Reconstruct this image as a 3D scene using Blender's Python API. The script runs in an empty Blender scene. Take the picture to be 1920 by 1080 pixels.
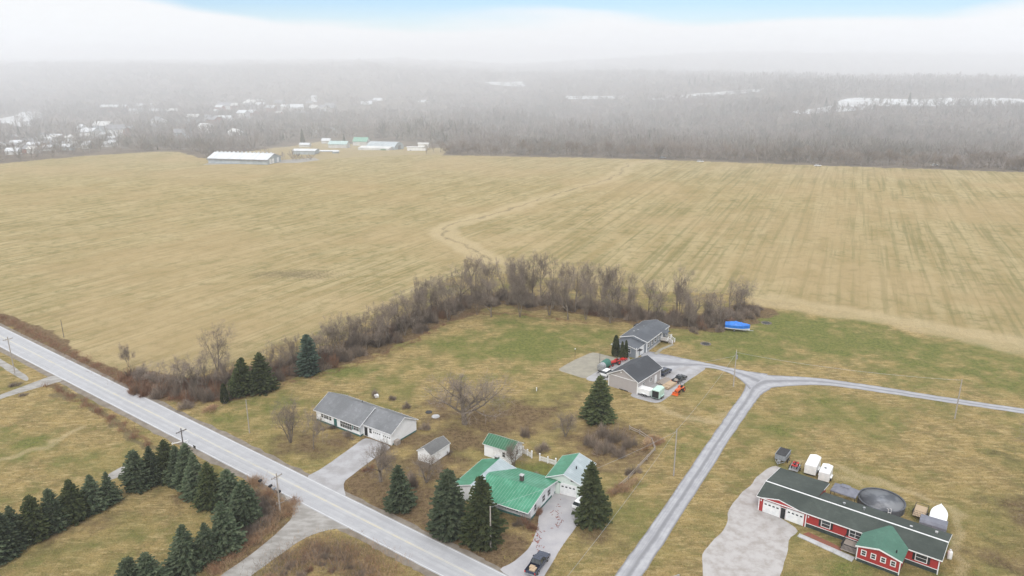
import bpy, bmesh, math, random
import numpy as np
from mathutils import Vector, Matrix
R = math.radians
rnd = random.Random(7)
SC = bpy.context.scene
COL = SC.collection
# ------------------------------------------------------------------ camera
F_PX, CAM_H = 1400.0, 75.0
PITCH = math.atan(425 / F_PX)
cam = bpy.data.cameras.new('camera')
cam.sensor_width = 36.0
cam.lens = 36.0 * F_PX / 1920
cam.clip_start = 1.0
cam.clip_end = 20000
cam_o = bpy.data.objects.new('camera', cam)
COL.objects.link(cam_o)
cam_o.location = (0, 0, CAM_H)
cam_o.rotation_euler = (R(90) - PITCH, 0, 0)
SC.camera = cam_o
# ------------------------------------------------------------------ sky, sun, exposure
SUN_EL, SUN_AZ = R(46), R(192)        # azimuth clockwise from +Y
world = bpy.data.worlds.new('World')
SC.world = world
world.use_nodes = True
nt = world.node_tree
nt.nodes.clear()
N = nt.nodes.new
L = nt.links.new
out = N('ShaderNodeOutputWorld'); bg = N('ShaderNodeBackground')
sky = N('ShaderNodeTexSky'); sky.sky_type = 'NISHITA'; sky.sun_disc = False
sky.sun_elevation = SUN_EL; sky.sun_rotation = SUN_AZ
sky.air_density = 1.0; sky.dust_density = 0.3; sky.ozone_density = 1.5
tc = N('ShaderNodeTexCoord'); sep = N('ShaderNodeSeparateXYZ')
L(tc.outputs['Generated'], sep.inputs[0])
mp = N('ShaderNodeMapping'); mp.inputs['Scale'].default_value = (1.0, 1.0, 7.0)
L(tc.outputs['Generated'], mp.inputs[0])
n1 = N('ShaderNodeTexNoise'); n1.inputs['Scale'].default_value = 3.1; n1.inputs['Detail'].default_value = 3; n1.inputs['Roughness'].default_value = .4
L(mp.outputs[0], n1.inputs['Vector'])
# cloud bank up to an uneven height, a strip of clear sky above it, broken overcast higher up
def M(op, a, b=None, c=None, clamp=False):
    m = N('ShaderNodeMath'); m.operation = op; m.use_clamp = clamp
    for i, v in enumerate((a, b, c)):
        if v is None: continue
        if isinstance(v, (int, float)): m.inputs[i].default_value = v
        else: L(v, m.inputs[i])
    return m.outputs[0]
z = sep.outputs['Z']
wob = M('MULTIPLY', M('SUBTRACT', n1.outputs['Fac'], 0.5), 0.07)
mx = M('SUBTRACT', M('ABSOLUTE', M('SUBTRACT', sep.outputs['X'], 0.09)), 0.38)
side = M('MULTIPLY', M('MAXIMUM', mx, 0.0), 0.2)
lo = M('ADD', M('ADD', wob, 0.040), side)
clear_lo = N('ShaderNodeMapRange'); clear_lo.interpolation_type = 'SMOOTHSTEP'
L(M('SUBTRACT', z, lo), clear_lo.inputs[0]); clear_lo.inputs[1].default_value = 0.0; clear_lo.inputs[2].default_value = 0.018
clear_lo.inputs[3].default_value = 1.0; clear_lo.inputs[4].default_value = 0.0
clear_hi = N('ShaderNodeMapRange'); clear_hi.interpolation_type = 'SMOOTHSTEP'
L(z, clear_hi.inputs[0]); clear_hi.inputs[1].default_value = 0.085; clear_hi.inputs[2].default_value = 0.2
cloud = M('MAXIMUM', clear_lo.outputs[0], M('MULTIPLY', clear_hi.outputs[0], 0.93), clamp=True)
mixc = N('ShaderNodeMix'); mixc.data_type = 'RGBA'
L(cloud, mixc.inputs['Factor'])
skb = N('ShaderNodeMix'); skb.data_type = 'RGBA'; skb.blend_type = 'MULTIPLY'; skb.inputs['Factor'].default_value = 1
L(sky.outputs[0], skb.inputs[6]); skb.inputs[7].default_value = (0.72, 0.84, 1.06, 1)
L(skb.outputs[2], mixc.inputs[6])
zr = N('ShaderNodeMapRange'); L(z, zr.inputs[0]); zr.inputs[1].default_value = 0.08; zr.inputs[2].default_value = 0.75; zr.inputs[3].default_value = 7.9; zr.inputs[4].default_value = 13.0
cl = N('ShaderNodeVectorMath'); cl.operation = 'SCALE'; cl.inputs[0].default_value = (0.98, 1.0, 1.03); L(zr.outputs[0], cl.inputs['Scale'])
L(cl.outputs[0], mixc.inputs[7])
L(mixc.outputs[2], bg.inputs[0]); bg.inputs[1].default_value = 0.1
L(bg.outputs[0], out.inputs[0])
sl = bpy.data.lights.new('sun', 'SUN'); sl.energy = 1.5; sl.angle = R(12); sl.color = (1, .96, .9)
sun = bpy.data.objects.new('sun', sl); COL.objects.link(sun)
sd = Vector((math.sin(SUN_AZ) * math.cos(SUN_EL), math.cos(SUN_AZ) * math.cos(SUN_EL), math.sin(SUN_EL)))
sun.rotation_euler = (-sd).to_track_quat('-Z', 'Y').to_euler()
SC.view_settings.view_transform = 'Standard'; SC.view_settings.look = 'None'
SC.view_settings.exposure = 0.28; SC.view_settings.gamma = 1
SC.render.engine = 'CYCLES'
SC.cycles.use_denoising = True
SC.cycles.max_bounces = 5; SC.cycles.diffuse_bounces = 2; SC.cycles.glossy_bounces = 2
SC.cycles.volume_bounces = 1; SC.cycles.transparent_max_bounces = 8
# ------------------------------------------------------------------ layout helpers
cp, sp_ = math.cos(PITCH), math.sin(PITCH)
def W(px, py, z=0.0):
    cx = (px - 960) / F_PX; cy = (py - 540) / F_PX
    d = (cx, cp - cy * sp_, -sp_ - cy * cp)
    t = (z - CAM_H) / d[2]
    return Vector((d[0] * t, d[1] * t, z))
def Wd(px, y, z=0.0):                     # ground point in column px at distance y
    fw = y * cp - (z - CAM_H) * sp_
    return Vector(((px - 960) / F_PX * fw, y, z))
def PX(X, Y, Z):
    dz = Z - CAM_H; fw = Y * cp - dz * sp_; up = Y * sp_ + dz * cp
    return 960 + F_PX * X / fw, 540 - F_PX * up / fw
def height_for(base, top):
    b = W(*base); h = 0.3
    while PX(b.x, b.y, h)[1] > top[1] and h < 60: h += 0.1
    return b, h
def width_for(base, wpx):
    b = W(*base); fw = b.y * cp + CAM_H * sp_
    return wpx * fw / F_PX
def rotz_az(az): return R(90 - az)
# ------------------------------------------------------------------ tagging
def tag(o, label=None, cat=None, group=None, kind=None):
    if label: o['label'] = label
    if cat: o['category'] = cat
    if group: o['group'] = group
    if kind: o['kind'] = kind
    return o
def thing(name, label, cat, loc=(0, 0, 0), rotz=0, group=None):
    o = bpy.data.objects.new(name, None); COL.objects.link(o)
    o.empty_display_size = .3
    o.location = loc; o.rotation_euler = (0, 0, rotz)
    return tag(o, label, cat, group)
# ------------------------------------------------------------------ mesh builder
def raw_mesh(name, V, Fc, mat, smooth=False):
    me = bpy.data.meshes.new(name)
    me.from_pydata([tuple(v) for v in V], [], Fc)
    if mat: me.materials.append(mat)
    if smooth:
        me.polygons.foreach_set('use_smooth', [True] * len(me.polygons))
    me.update()
    return me
def np_mesh(name, V, Fq, mat, smooth=False):
    me = bpy.data.meshes.new(name)
    V = np.asarray(V, np.float32); Fq = np.asarray(Fq, np.int32); k = Fq.shape[1]
    me.vertices.add(len(V)); me.vertices.foreach_set('co', V.ravel())
    me.loops.add(Fq.size); me.loops.foreach_set('vertex_index', Fq.ravel())
    me.polygons.add(len(Fq))
    me.polygons.foreach_set('loop_start', np.arange(0, Fq.size, k, dtype=np.int32))
    me.polygons.foreach_set('loop_total', np.full(len(Fq), k, np.int32))
    if smooth: me.polygons.foreach_set('use_smooth', np.ones(len(Fq), bool))
    me.materials.append(mat)
    me.update(calc_edges=True)
    return me
def link(name, me, parent=None, loc=None, rotz=0, scale=None):
    o = bpy.data.objects.new(name, me); COL.objects.link(o)
    if parent is not None: o.parent = parent
    if loc is not None: o.location = loc
    if rotz: o.rotation_euler = (0, 0, rotz)
    if scale is not None: o.scale = scale if hasattr(scale, '__len__') else (scale,) * 3
    return o
class MB:
    def __init__(s): s.V = []; s.F = []
    def add(s, V, F):
        k = len(s.V); s.V += [tuple(v) for v in V]; s.F += [tuple(i + k for i in f) for f in F]; return s
    def box(s, x0, x1, y0, y1, z0, z1):
        return s.add([(x0,y0,z0),(x1,y0,z0),(x1,y1,z0),(x0,y1,z0),(x0,y0,z1),(x1,y0,z1),(x1,y1,z1),(x0,y1,z1)],
                     [(0,3,2,1),(4,5,6,7),(0,1,5,4),(1,2,6,5),(2,3,7,6),(3,0,4,7)])
    def taper(s, lo, hi):      # two matching quads
        return s.add(list(lo) + list(hi), [(0,3,2,1),(4,5,6,7),(0,1,5,4),(1,2,6,5),(2,3,7,6),(3,0,4,7)])
    def slab(s, quad, th):     # quad (ccw seen from above) thickened downward along its normal
        a, b, c, d = [Vector(q) for q in quad]
        n = (b - a).cross(c - a).normalized() * th
        return s.taper([a - n, b - n, c - n, d - n], [a, b, c, d])
    def prism(s, prof, ax, t0, t1):   # profile of (u,z) points along x ('x': profile in y,z) or y
        n = len(prof)
        mk = (lambda u, z, t: (t, u, z)) if ax == 'x' else (lambda u, z, t: (u, t, z))
        V = [mk(u, z, t0) for u, z in prof] + [mk(u, z, t1) for u, z in prof]
        F = [tuple(range(n)), tuple(range(2 * n - 1, n - 1, -1))] + [(i, i + n, (i + 1) % n + n, (i + 1) % n) for i in range(n)]
        return s.add(V, F)
    def tube(s, p0, p1, r0, r1=None, n=8, cap=True):
        r1 = r0 if r1 is None else r1
        p0, p1 = Vector(p0), Vector(p1); d = (p1 - p0)
        if d.length < 1e-6: return s
        d.normalize(); a = d.cross(Vector((0, 0, 1)) if abs(d.z) < .9 else Vector((1, 0, 0))).normalized(); b = d.cross(a)
        V = []
        for p, r in ((p0, r0), (p1, r1)):
            for i in range(n):
                t = 2 * math.pi * i / n; V.append(p + (a * math.cos(t) + b * math.sin(t)) * r)
        F = [(i, (i + 1) % n, (i + 1) % n + n, i + n) for i in range(n)]
        if cap: F += [tuple(range(n))[::-1], tuple(range(n, 2 * n))]
        return s.add(V, F)
    def wheel(s, c, r, w, ax='y', n=16):
        c = Vector(c); d = Vector((0, w / 2, 0)) if ax == 'y' else Vector((w / 2, 0, 0))
        s.tube(c - d * .7, c + d * .7, r, r, n); s.tube(c - d, c - d * .7, r * .88, r, n); return s.tube(c + d * .7, c + d, r, r * .88, n)
    def loft(s, rings, cap=True):
        n = len(rings[0]); V = [p for r in rings for p in r]; F = []
        for k in range(len(rings) - 1):
            for i in range(n):
                F.append((k * n + i, k * n + (i + 1) % n, (k + 1) * n + (i + 1) % n, (k + 1) * n + i))
        if cap: F += [tuple(range(n))[::-1], tuple(range((len(rings) - 1) * n, len(rings) * n))]
        return s.add(V, F)
    def build(s, name, mat, parent=None, smooth=False, bevel=0, **kw):
        me = raw_mesh(name, s.V, s.F, mat, smooth)
        bm = bmesh.new(); bm.from_mesh(me); bmesh.ops.recalc_face_normals(bm, faces=bm.faces); bm.to_mesh(me); bm.free()
        o = link(name, me, parent, **kw)
        if bevel:
            m = o.modifiers.new('b', 'BEVEL'); m.width = bevel; m.segments = 2; m.limit_method = 'ANGLE'
        return o
# ------------------------------------------------------------------ materials
def nmat(name):
    m = bpy.data.materials.new(name); m.use_nodes = True
    t = m.node_tree; b = t.nodes['Principled BSDF']
    return m, t, b
def rgba(c): return (c[0], c[1], c[2], 1)
class G:        # small node-graph helper
    def __init__(s, t): s.t = t
    def n(s, ty, **kw):
        k = s.t.nodes.new(ty)
        for a, v in kw.items():
            if a in k.inputs: k.inputs[a].default_value = v
            else: setattr(k, a, v)
        return k
    def l(s, a, b): s.t.links.new(a, b)
    def set(s, sock, v):
        if isinstance(v, (int, float)): sock.default_value = v
        elif isinstance(v, tuple): sock.default_value = rgba(v) if sock.type == 'RGBA' else v
        else: s.l(v, sock)
    def math(s, op, a, b=None, clamp=False):
        m = s.t.nodes.new('ShaderNodeMath'); m.operation = op; m.use_clamp = clamp
        s.set(m.inputs[0], a)
        if b is not None: s.set(m.inputs[1], b)
        return m.outputs[0]
    def mix(s, f, a, b, blend='MIX'):
        m = s.t.nodes.new('ShaderNodeMix'); m.data_type = 'RGBA'; m.blend_type = blend
        s.set(m.inputs[0], f); s.set(m.inputs[6], a); s.set(m.inputs[7], b)
        return m.outputs[2]
    def noise(s, vec, scale, detail=3, rough=.55, mapping=None, rot=0):
        if mapping or rot:
            if rot:
                mp = s.t.nodes.new('ShaderNodeMapping'); mp.inputs['Rotation'].default_value = (0, 0, rot)
                s.l(vec, mp.inputs[0]); vec = mp.outputs[0]
            if mapping:
                mp = s.t.nodes.new('ShaderNodeMapping'); mp.inputs['Scale'].default_value = mapping
                s.l(vec, mp.inputs[0]); vec = mp.outputs[0]
        k = s.t.nodes.new('ShaderNodeTexNoise'); k.inputs['Scale'].default_value = scale
        k.inputs['Detail'].default_value = detail; k.inputs['Roughness'].default_value = rough
        s.l(vec, k.inputs['Vector']); return k.outputs['Fac']
    def ramp(s, v, a, b, smooth=True):
        m = s.t.nodes.new('ShaderNodeMapRange'); m.interpolation_type = 'SMOOTHSTEP' if smooth else 'LINEAR'
        s.set(m.inputs[0], v); m.inputs[1].default_value = a; m.inputs[2].default_value = b
        return m.outputs[0]
def pmat(name, c1, c2=None, scale=1.5, rough=.8, spec=.3, bump=0.0, bscale=20, rand=0.0, map_=None, detail=5, thr=(.35, .65), metal=0, alpha=None):
    m, t, b = nmat(name); g = G(t)
    tcn = g.n('ShaderNodeTexCoord'); v = tcn.outputs['Object']
    col = None
    if c2 is None: c2 = tuple(x * .75 for x in c1)
    nz = g.noise(v, scale, detail, .6, map_)
    col = g.mix(g.ramp(nz, *thr), tuple(c1), tuple(c2))
    if rand:
        oi = g.n('ShaderNodeObjectInfo')
        f = g.math('ADD', g.math('MULTIPLY', oi.outputs['Random'], rand * 2), 1 - rand)
        vm = g.n('ShaderNodeVectorMath', operation='SCALE'); g.l(col, vm.inputs[0]); g.l(f, vm.inputs['Scale']); col = vm.outputs[0]
    g.l(col, b.inputs['Base Color'])
    b.inputs['Roughness'].default_value = rough; b.inputs['Specular IOR Level'].default_value = spec
    b.inputs['Metallic'].default_value = metal
    if bump:
        bn = g.n('ShaderNodeBump'); bn.inputs['Strength'].default_value = bump; bn.inputs['Distance'].default_value = .05
        g.l(g.noise(v, bscale, 4, .6, map_), bn.inputs['Height']); g.l(bn.outputs[0], b.inputs['Normal'])
    return m
def siding_mat(name, c, dirty=.9, pitch=.12, vertical=False, rough=.6):
    """lap siding: thin grooves every `pitch` metres with a bump, faint dirt"""
    m, t, b = nmat(name); g = G(t)
    tcn = g.n('ShaderNodeTexCoord'); v = tcn.outputs['Object']
    sp = g.n('ShaderNodeSeparateXYZ'); g.l(v, sp.inputs[0])
    src = g.math('ADD', sp.outputs['X'], sp.outputs['Y']) if vertical else sp.outputs['Z']
    fr = g.math('FRACT', g.math('DIVIDE', src, pitch))
    groove = g.ramp(fr, 0.0, .16, False)
    nz = g.noise(v, .9, 5, .6); nz2 = g.noise(v, 3, 4, .6, (6, 6, .6))
    d = g.mix(g.math('MULTIPLY', g.ramp(nz, .45, .7), .5), tuple(c), tuple(x * dirty * .92 for x in c))
    d = g.mix(g.math('MULTIPLY', g.ramp(nz2, .5, .75), .35), d, tuple(x * .78 for x in c))
    d = g.mix(g.math('MULTIPLY', g.math('SUBTRACT', 1.0, groove), .3), d, tuple(x * .55 for x in c))
    g.l(d, b.inputs['Base Color']); b.inputs['Roughness'].default_value = rough
    bn = g.n('ShaderNodeBump'); bn.inputs['Strength'].default_value = .5; bn.inputs['Distance'].default_value = .02
    g.l(groove, bn.inputs['Height']); g.l(bn.outputs[0], b.inputs['Normal'])
    return m
def shingle_mat(name, c1, c2, rough=.75, streak=(.35, .5), spec=.4):
    m, t, b = nmat(name); g = G(t)
    tcn = g.n('ShaderNodeTexCoord'); v = tcn.outputs['Object']
    big = g.noise(v, .22, 4, .6); fine = g.noise(v, 7, 3, .7); stk = g.noise(v, .8, 4, .6, (1.6, 1.6, .2))
    br = g.n('ShaderNodeTexBrick'); br.inputs['Scale'].default_value = 1.0
    br.inputs['Brick Width'].default_value = .35; br.inputs['Row Height'].default_value = .15; br.inputs['Mortar Size'].default_value = .012
    br.inputs['Color1'].default_value = (1, 1, 1, 1); br.inputs['Color2'].default_value = (.78, .78, .78, 1); br.inputs['Mortar'].default_value = (.5, .5, .5, 1)
    g.l(v, br.inputs['Vector'])
    c = g.mix(g.ramp(big, .38, .62), tuple(c1), tuple(c2))
    c = g.mix(g.math('MULTIPLY', g.ramp(stk, *streak), .35), c, tuple(x * .6 for x in c1))
    c = g.mix(.6, c, br.outputs['Color'], 'MULTIPLY')
    c = g.mix(g.math('MULTIPLY', fine, .35), c, tuple(min(1, x * 1.5) for x in c2))
    g.l(c, b.inputs['Base Color']); b.inputs['Roughness'].default_value = rough; b.inputs['Specular IOR Level'].default_value = spec
    bn = g.n('ShaderNodeBump'); bn.inputs['Strength'].default_value = .3; bn.inputs['Distance'].default_value = .03
    g.l(fine, bn.inputs['Height']); g.l(bn.outputs[0], b.inputs['Normal'])
    return m
def metalroof_mat(name, c1, c2, axis='X', pitch=.55, rough=.32):
    m, t, b = nmat(name); g = G(t)
    tcn = g.n('ShaderNodeTexCoord'); v = tcn.outputs['Object']
    sp = g.n('ShaderNodeSeparateXYZ'); g.l(v, sp.inputs[0])
    fr = g.math('FRACT', g.math('DIVIDE', sp.outputs[axis], pitch))
    rib = g.math('SUBTRACT', 1.0, g.ramp(g.math('ABSOLUTE', g.math('SUBTRACT', fr, .5)), 0.0, .13))
    nz = g.noise(v, .5, 5, .6); st = g.noise(v, 1.6, 4, .6, (2.5, .3, 1) if axis == 'X' else (.3, 2.5, 1))
    c = g.mix(g.ramp(nz, .4, .68), tuple(c1), tuple(c2))
    c = g.mix(g.math('MULTIPLY', g.ramp(st, .55, .8), .4), c, (.34, .46, .40))
    c = g.mix(g.math('MULTIPLY', rib, .3), c, (.42, .55, .48))
    g.l(c, b.inputs['Base Color']); b.inputs['Roughness'].default_value = rough; b.inputs['Specular IOR Level'].default_value = .6
    b.inputs['Metallic'].default_value = .15
    bn = g.n('ShaderNodeBump'); bn.inputs['Strength'].default_value = .7; bn.inputs['Distance'].default_value = .05
    g.l(rib, bn.inputs['Height']); g.l(bn.outputs[0], b.inputs['Normal'])
    return m
M_white = siding_mat('white_siding', (.86, .87, .88))
M_whitev = siding_mat('white_board_siding', (.85, .86, .87), pitch=.25, vertical=True)
M_cream = siding_mat('pale_green_siding', (.62, .70, .64))
M_bluegrey = siding_mat('blue_grey_siding', (.20, .225, .26))
M_tan = siding_mat('taupe_siding', (.40, .37, .365))
M_red = siding_mat('red_siding', (.36, .030, .028), pitch=.3, vertical=True)
M_trim = pmat('white_trim', (.82, .82, .82), (.7, .7, .7), 2, .5)
M_teal = pmat('teal_skirt', (.05, .16, .15), (.04, .11, .10), 2)
M_skirt = pmat('dark_green_skirt', (.045, .065, .058), (.03, .04, .036), 1.2)
M_glass = pmat('window_glass', (.02, .025, .03), (.05, .06, .065), 3, .08, .8)
M_greyroof = shingle_mat('weathered_grey_shingle', (.115, .12, .125), (.19, .195, .205), .6, spec=.5)
M_shedroof = shingle_mat('grey_shed_shingle', (.10, .10, .10), (.16, .16, .158))
M_darkroof = shingle_mat('charcoal_shingle', (.035, .038, .045), (.065, .07, .08), .7)
M_slateroof = shingle_mat('slate_blue_shingle', (.065, .072, .085), (.11, .12, .135), .65)
M_mossroof = shingle_mat('dark_moss_green_shingle', (.034, .044, .038), (.062, .075, .065), .75, spec=.3)
M_brightgreenroof = shingle_mat('green_porch_shingle', (.045, .125, .088), (.075, .18, .13), .7)
M_gm_x = metalroof_mat('green_metal_roof', (.022, .19, .095), (.055, .26, .15), 'X')
M_gm_y = metalroof_mat('green_metal_roof_wing', (.022, .19, .095), (.055, .26, .15), 'Y')
M_sheen = metalroof_mat('sky_sheen_roof', (.30, .35, .37), (.38, .43, .45), 'Y')  # pale tone that paints the sky's reflection onto green roof slopes
M_gdark = metalroof_mat('dark_green_metal_roof', (.018, .11, .048), (.03, .15, .07), 'X', rough=.45)
M_black = pmat('black_metal', (.015, .015, .017), (.03, .03, .032), 3, .5)
M_rubber = pmat('tyre_rubber', (.02, .02, .02), (.035, .034, .032), 5, .9)
M_steel = pmat('galvanised_steel', (.45, .46, .47), (.32, .33, .34), 3, .45, metal=.6)
M_greypaint = pmat('grey_trailer_paint', (.28, .30, .32), (.20, .215, .23), 2, .5)
M_navy = pmat('navy_car_paint', (.012, .02, .045), (.02, .03, .06), 1, .18, .7)
M_darkpaint = pmat('dark_car_paint', (.02, .024, .028), (.04, .045, .05), 1, .22, .7)
M_whitepaint = pmat('white_paint', (.80, .80, .79), (.68, .69, .69), 1.2, .35, .5)
M_mint = pmat('mint_paint', (.50, .66, .58), (.40, .55, .48), 1.5, .5)
M_redpaint = pmat('red_machine_paint', (.55, .02, .015), (.38, .02, .015), 3, .4)
M_orange = pmat('orange_machine_paint', (.70, .13, .02), (.5, .09, .02), 3, .4)
M_wood = pmat('bare_wood', (.48, .36, .24), (.36, .27, .18), 4, .8, map_=(1, 8, 1))
M_greywood = pmat('weathered_wood', (.36, .31, .27), (.25, .22, .19), 3, .9, map_=(6, 6, .5))
M_polew = pmat('pole_wood', (.42, .38, .34), (.27, .24, .21), 4, .9, map_=(8, 8, .4))
M_poled = pmat('dark_pole_wood', (.17, .15, .14), (.10, .09, .085), 4, .9, map_=(8, 8, .4))
M_blue = pmat('blue_tarp', (.012, .13, .50), (.02, .19, .62), 1.1, .35, .5, bump=.9, bscale=2.2)
M_shrink = pmat('white_shrink_wrap', (.84, .85, .85), (.76, .77, .78), 1.0, .3, .5, bump=.3, bscale=3)
M_canvas = pmat('grey_canvas', (.15, .155, .185), (.20, .205, .24), .8, .85, bump=.3, bscale=3)
M_brick = pmat('chimney_brick', (.10, .075, .07), (.06, .05, .05), 6, .9)
M_concrete = pmat('pale_concrete', (.46, .46, .465), (.36, .355, .35), .7, .75, bump=.1)
M_pool = pmat('pool_wall', (.055, .062, .075), (.09, .095, .11), 1.5, .5)
M_poolcover = pmat('pool_cover', (.15, .16, .18), (.33, .34, .36), .30, .5, thr=(.4, .6), bump=.2, bscale=2)
M_deckred = pmat('red_mulch', (.26, .085, .055), (.18, .09, .06), 2.5, .95)
M_greentank = pmat('green_tank_paint', (.03, .12, .095), (.045, .16, .12), 2, .5)
M_barnroof = pmat('pale_barn_roof', (.62, .64, .66), (.52, .54, .56), .12, .5, map_=(4, .3, 1))
M_barnwall = pmat('barn_wall', (.42, .46, .48), (.34, .38, .40), .3, .7)
M_farbrick = pmat('far_brick', (.30, .15, .12), (.26, .14, .11), .3)
M_palewall = pmat('pale_wall', (.62, .62, .6), (.5, .5, .49), .2)
M_greywall = pmat('far_grey_roof', (.26, .26, .27), (.2, .2, .21), .3)
def asphalt(name, c1, c2, kind='road'):
    m, t, b = nmat(name); g = G(t)
    uv = g.n('ShaderNodeUVMap'); tcn = g.n('ShaderNodeTexCoord'); v = tcn.outputs['Object']
    sp = g.n('ShaderNodeSeparateXYZ'); g.l(uv.outputs[0], sp.inputs[0])
    across = sp.outputs['Y']
    fine = g.noise(v, 9, 4, .7); mid = g.noise(v, .45, 5, .65)
    streak = g.noise(uv.outputs[0], 1.0, 4, .6, (.035, 9, 1))
    c = g.mix(g.ramp(mid, .35, .68), tuple(c1), tuple(c2))
    c = g.mix(g.math('MULTIPLY', g.ramp(streak, .4, .65), .45), c, tuple(x * (.86 if kind == 'road' else .66) for x in c1))
    wob = g.math('ADD', across, g.math('MULTIPLY', g.math('SUBTRACT', mid, .5), .14))
    if kind == 'lane':
        centre = g.math('SUBTRACT', 1.0, g.ramp(g.math('ABSOLUTE', g.math('SUBTRACT', wob, .5)), .03, .15))
        edge = g.ramp(g.math('ABSOLUTE', g.math('SUBTRACT', wob, .5)), .38, .5)
        c = g.mix(g.math('MULTIPLY', centre, .7), c, tuple(x * .48 for x in c1))
        c = g.mix(g.math('MULTIPLY', edge, .8), c, (.13, .12, .115))
    if kind == 'road':
        for pos in (.17, .36, .64, .83):
            w = g.math('SUBTRACT', 1.0, g.ramp(g.math('ABSOLUTE', g.math('SUBTRACT', wob, pos)), .0, .07))
            c = g.mix(g.math('MULTIPLY', w, .30), c, tuple(x * .80 for x in c1))
        cr = g.noise(v, .35, 8, .75)
        crack = g.math('SUBTRACT', 1.0, g.ramp(g.math('ABSOLUTE', g.math('SUBTRACT', cr, .5)), 0.0, .006))
        c = g.mix(g.math('MULTIPLY', crack, .35), c, tuple(x * .5 for x in c1))
    c = g.mix(g.math('MULTIPLY', fine, .25), c, tuple(x * .7 for x in c2))
    g.l(c, b.inputs['Base Color']); b.inputs['Roughness'].default_value = .7 if kind == 'road' else .85
    b.inputs['Specular IOR Level'].default_value = .4
    bn = g.n('ShaderNodeBump'); bn.inputs['Strength'].default_value = .25; bn.inputs['Distance'].default_value = .02
    g.l(fine, bn.inputs['Height']); g.l(bn.outputs[0], b.inputs['Normal'])
    return m
M_road = asphalt('salt_pale_asphalt', (.37, .37, .385), (.43, .43, .44))
M_lane = asphalt('lane_gravel', (.31, .31, .33), (.41, .41, .425), 'lane')
M_drive = pmat('driveway_concrete', (.38, .375, .385), (.29, .28, .28), .35, .75, bump=.1, detail=7)
M_asphdrive = pmat('driveway_asphalt', (.33, .32, .335), (.40, .385, .39), .3, .75, detail=7)
M_gravel = pmat('pale_gravel', (.40, .38, .37), (.30, .275, .255), .55, .95, bump=.4, bscale=5, detail=10, thr=(.38, .68))
M_sand = pmat('sandy_gravel_pad', (.30, .28, .225), (.25, .23, .19), .5, .95, bump=.2, bscale=6, detail=8)
M_shoulder = pmat('shoulder_gravel', (.23, .20, .165), (.165, .14, .112), .5, .95, bump=.2, bscale=5, detail=8)
M_junc = pmat('grey_gravel', (.235, .22, .20), (.34, .325, .305), .35, .9, bump=.3, bscale=5, detail=8, map_=(1, 2.2, 1))
M_yellow = pmat('faded_yellow_marking', (.58, .52, .36), (.50, .49, .44), .5, .8, detail=9, thr=(.35, .6))
M_wline = pmat('faded_white_marking', (.66, .66, .66), (.54, .54, .545), .6, .8, detail=9)
M_snow = pmat('pale_wet_field', (.60, .62, .63), (.38, .38, .37), .03, .6)
M_water = pmat('water', (.50, .55, .58), (.42, .47, .5), .05, .15)
# ------------------------------------------------------------------ terrain
def sstep(a, b, x):
    t = np.clip((x - a) / (b - a), 0, 1); return t * t * (3 - 2 * t)
_rs = np.random.RandomState(3)
_waves = [(_rs.uniform(-1, 1, 2), _rs.uniform(0, 6.28)) for _ in range(12)]
def wavy(X, Y, L_):
    s = 0
    for (d, ph) in _waves: s = s + np.sin((X * d[0] + Y * d[1]) / L_ + ph)
    return s / 12 ** .5
def gz(X, Y):
    X = np.asarray(X, float); Y = np.asarray(Y, float)
    edge = 640 - 0.10 * np.maximum(X, 0)
    drop = -9 * sstep(0, 160, Y - edge)
    az = X / np.maximum(Y, 1)
    left = sstep(.12, -.1, az)
    right = sstep(.12, .42, az)
    y1 = 2300 - 350 * sstep(-.1, .2, az) - 500 * right
    h1 = 76 - 21 * sstep(-.18, .02, az) - 15 * right + 5 * wavy(X, Y, 420) + 2.5 * wavy(X, Y, 140)
    h = sstep(1150, 1.0, (Y - 0) * 0 + 1) * 0 + sstep(0.52, 1.0, Y / y1) * h1
    far = sstep(2350, 3350, Y) * (sstep(-.02, .3, az) * (58 + 5 * wavy(X, Y, 700)) + 10 + 4 * wavy(X, Y, 300))
    und = sstep(0, 200, Y - edge - 60) * 2.5 * wavy(X, Y, 90)
    return drop + h + far + und
def g0(x, y): return float(gz(x, y))
def poly_in(X, Y, P):
    P = np.array([(p[0], p[1]) for p in P]); ins = np.zeros(X.shape, bool); j = len(P) - 1
    for i in range(len(P)):
        xi, yi = P[i]; xj, yj = P[j]
        c = ((yi > Y) != (yj > Y)) & (X < (xj - xi) * (Y - yi) / (yj - yi + 1e-12) + xi)
        ins ^= c; j = i
    return ins
def dist_line(X, Y, P):
    D = np.full(X.shape, 1e9)
    for a, b in zip(P[:-1], P[1:]):
        ax, ay, bx, by = a[0], a[1], b[0], b[1]
        t = np.clip(((X - ax) * (bx - ax) + (Y - ay) * (by - ay)) / ((bx - ax) ** 2 + (by - ay) ** 2 + 1e-9), 0, 1)
        D = np.minimum(D, np.hypot(X - ax - t * (bx - ax), Y - ay - t * (by - ay)))
    return D
WP = lambda pts: [W(*p) for p in pts]
FIELD_NEAR = [(-400, 470), (-200, 520), (0, 597), (120, 652), (240, 702), (330, 705), (420, 690), (520, 650), (620, 620), (700, 590), (780, 555),
              (850, 520), (920, 510), (1100, 528), (1250, 545), (1430, 556), (1600, 588), (1920, 652), (2300, 740)]
FIELD_FAR = [(2500, 340), (1920, 323), (1700, 316), (1500, 309), (1240, 300), (1100, 296), (830, 291), (690, 291), (640, 295), (560, 304), (400, 302),
             (330, 284), (300, 284), (150, 293), (0, 307), (-300, 335)]
TRACK = WP([(924, 490), (876, 464), (840, 446), (832, 431), (846, 421), (871, 416), (948, 395), (1019, 371), (1091, 350), (1139, 337), (1160, 326), (1178, 307), (1230, 302)])
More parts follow.
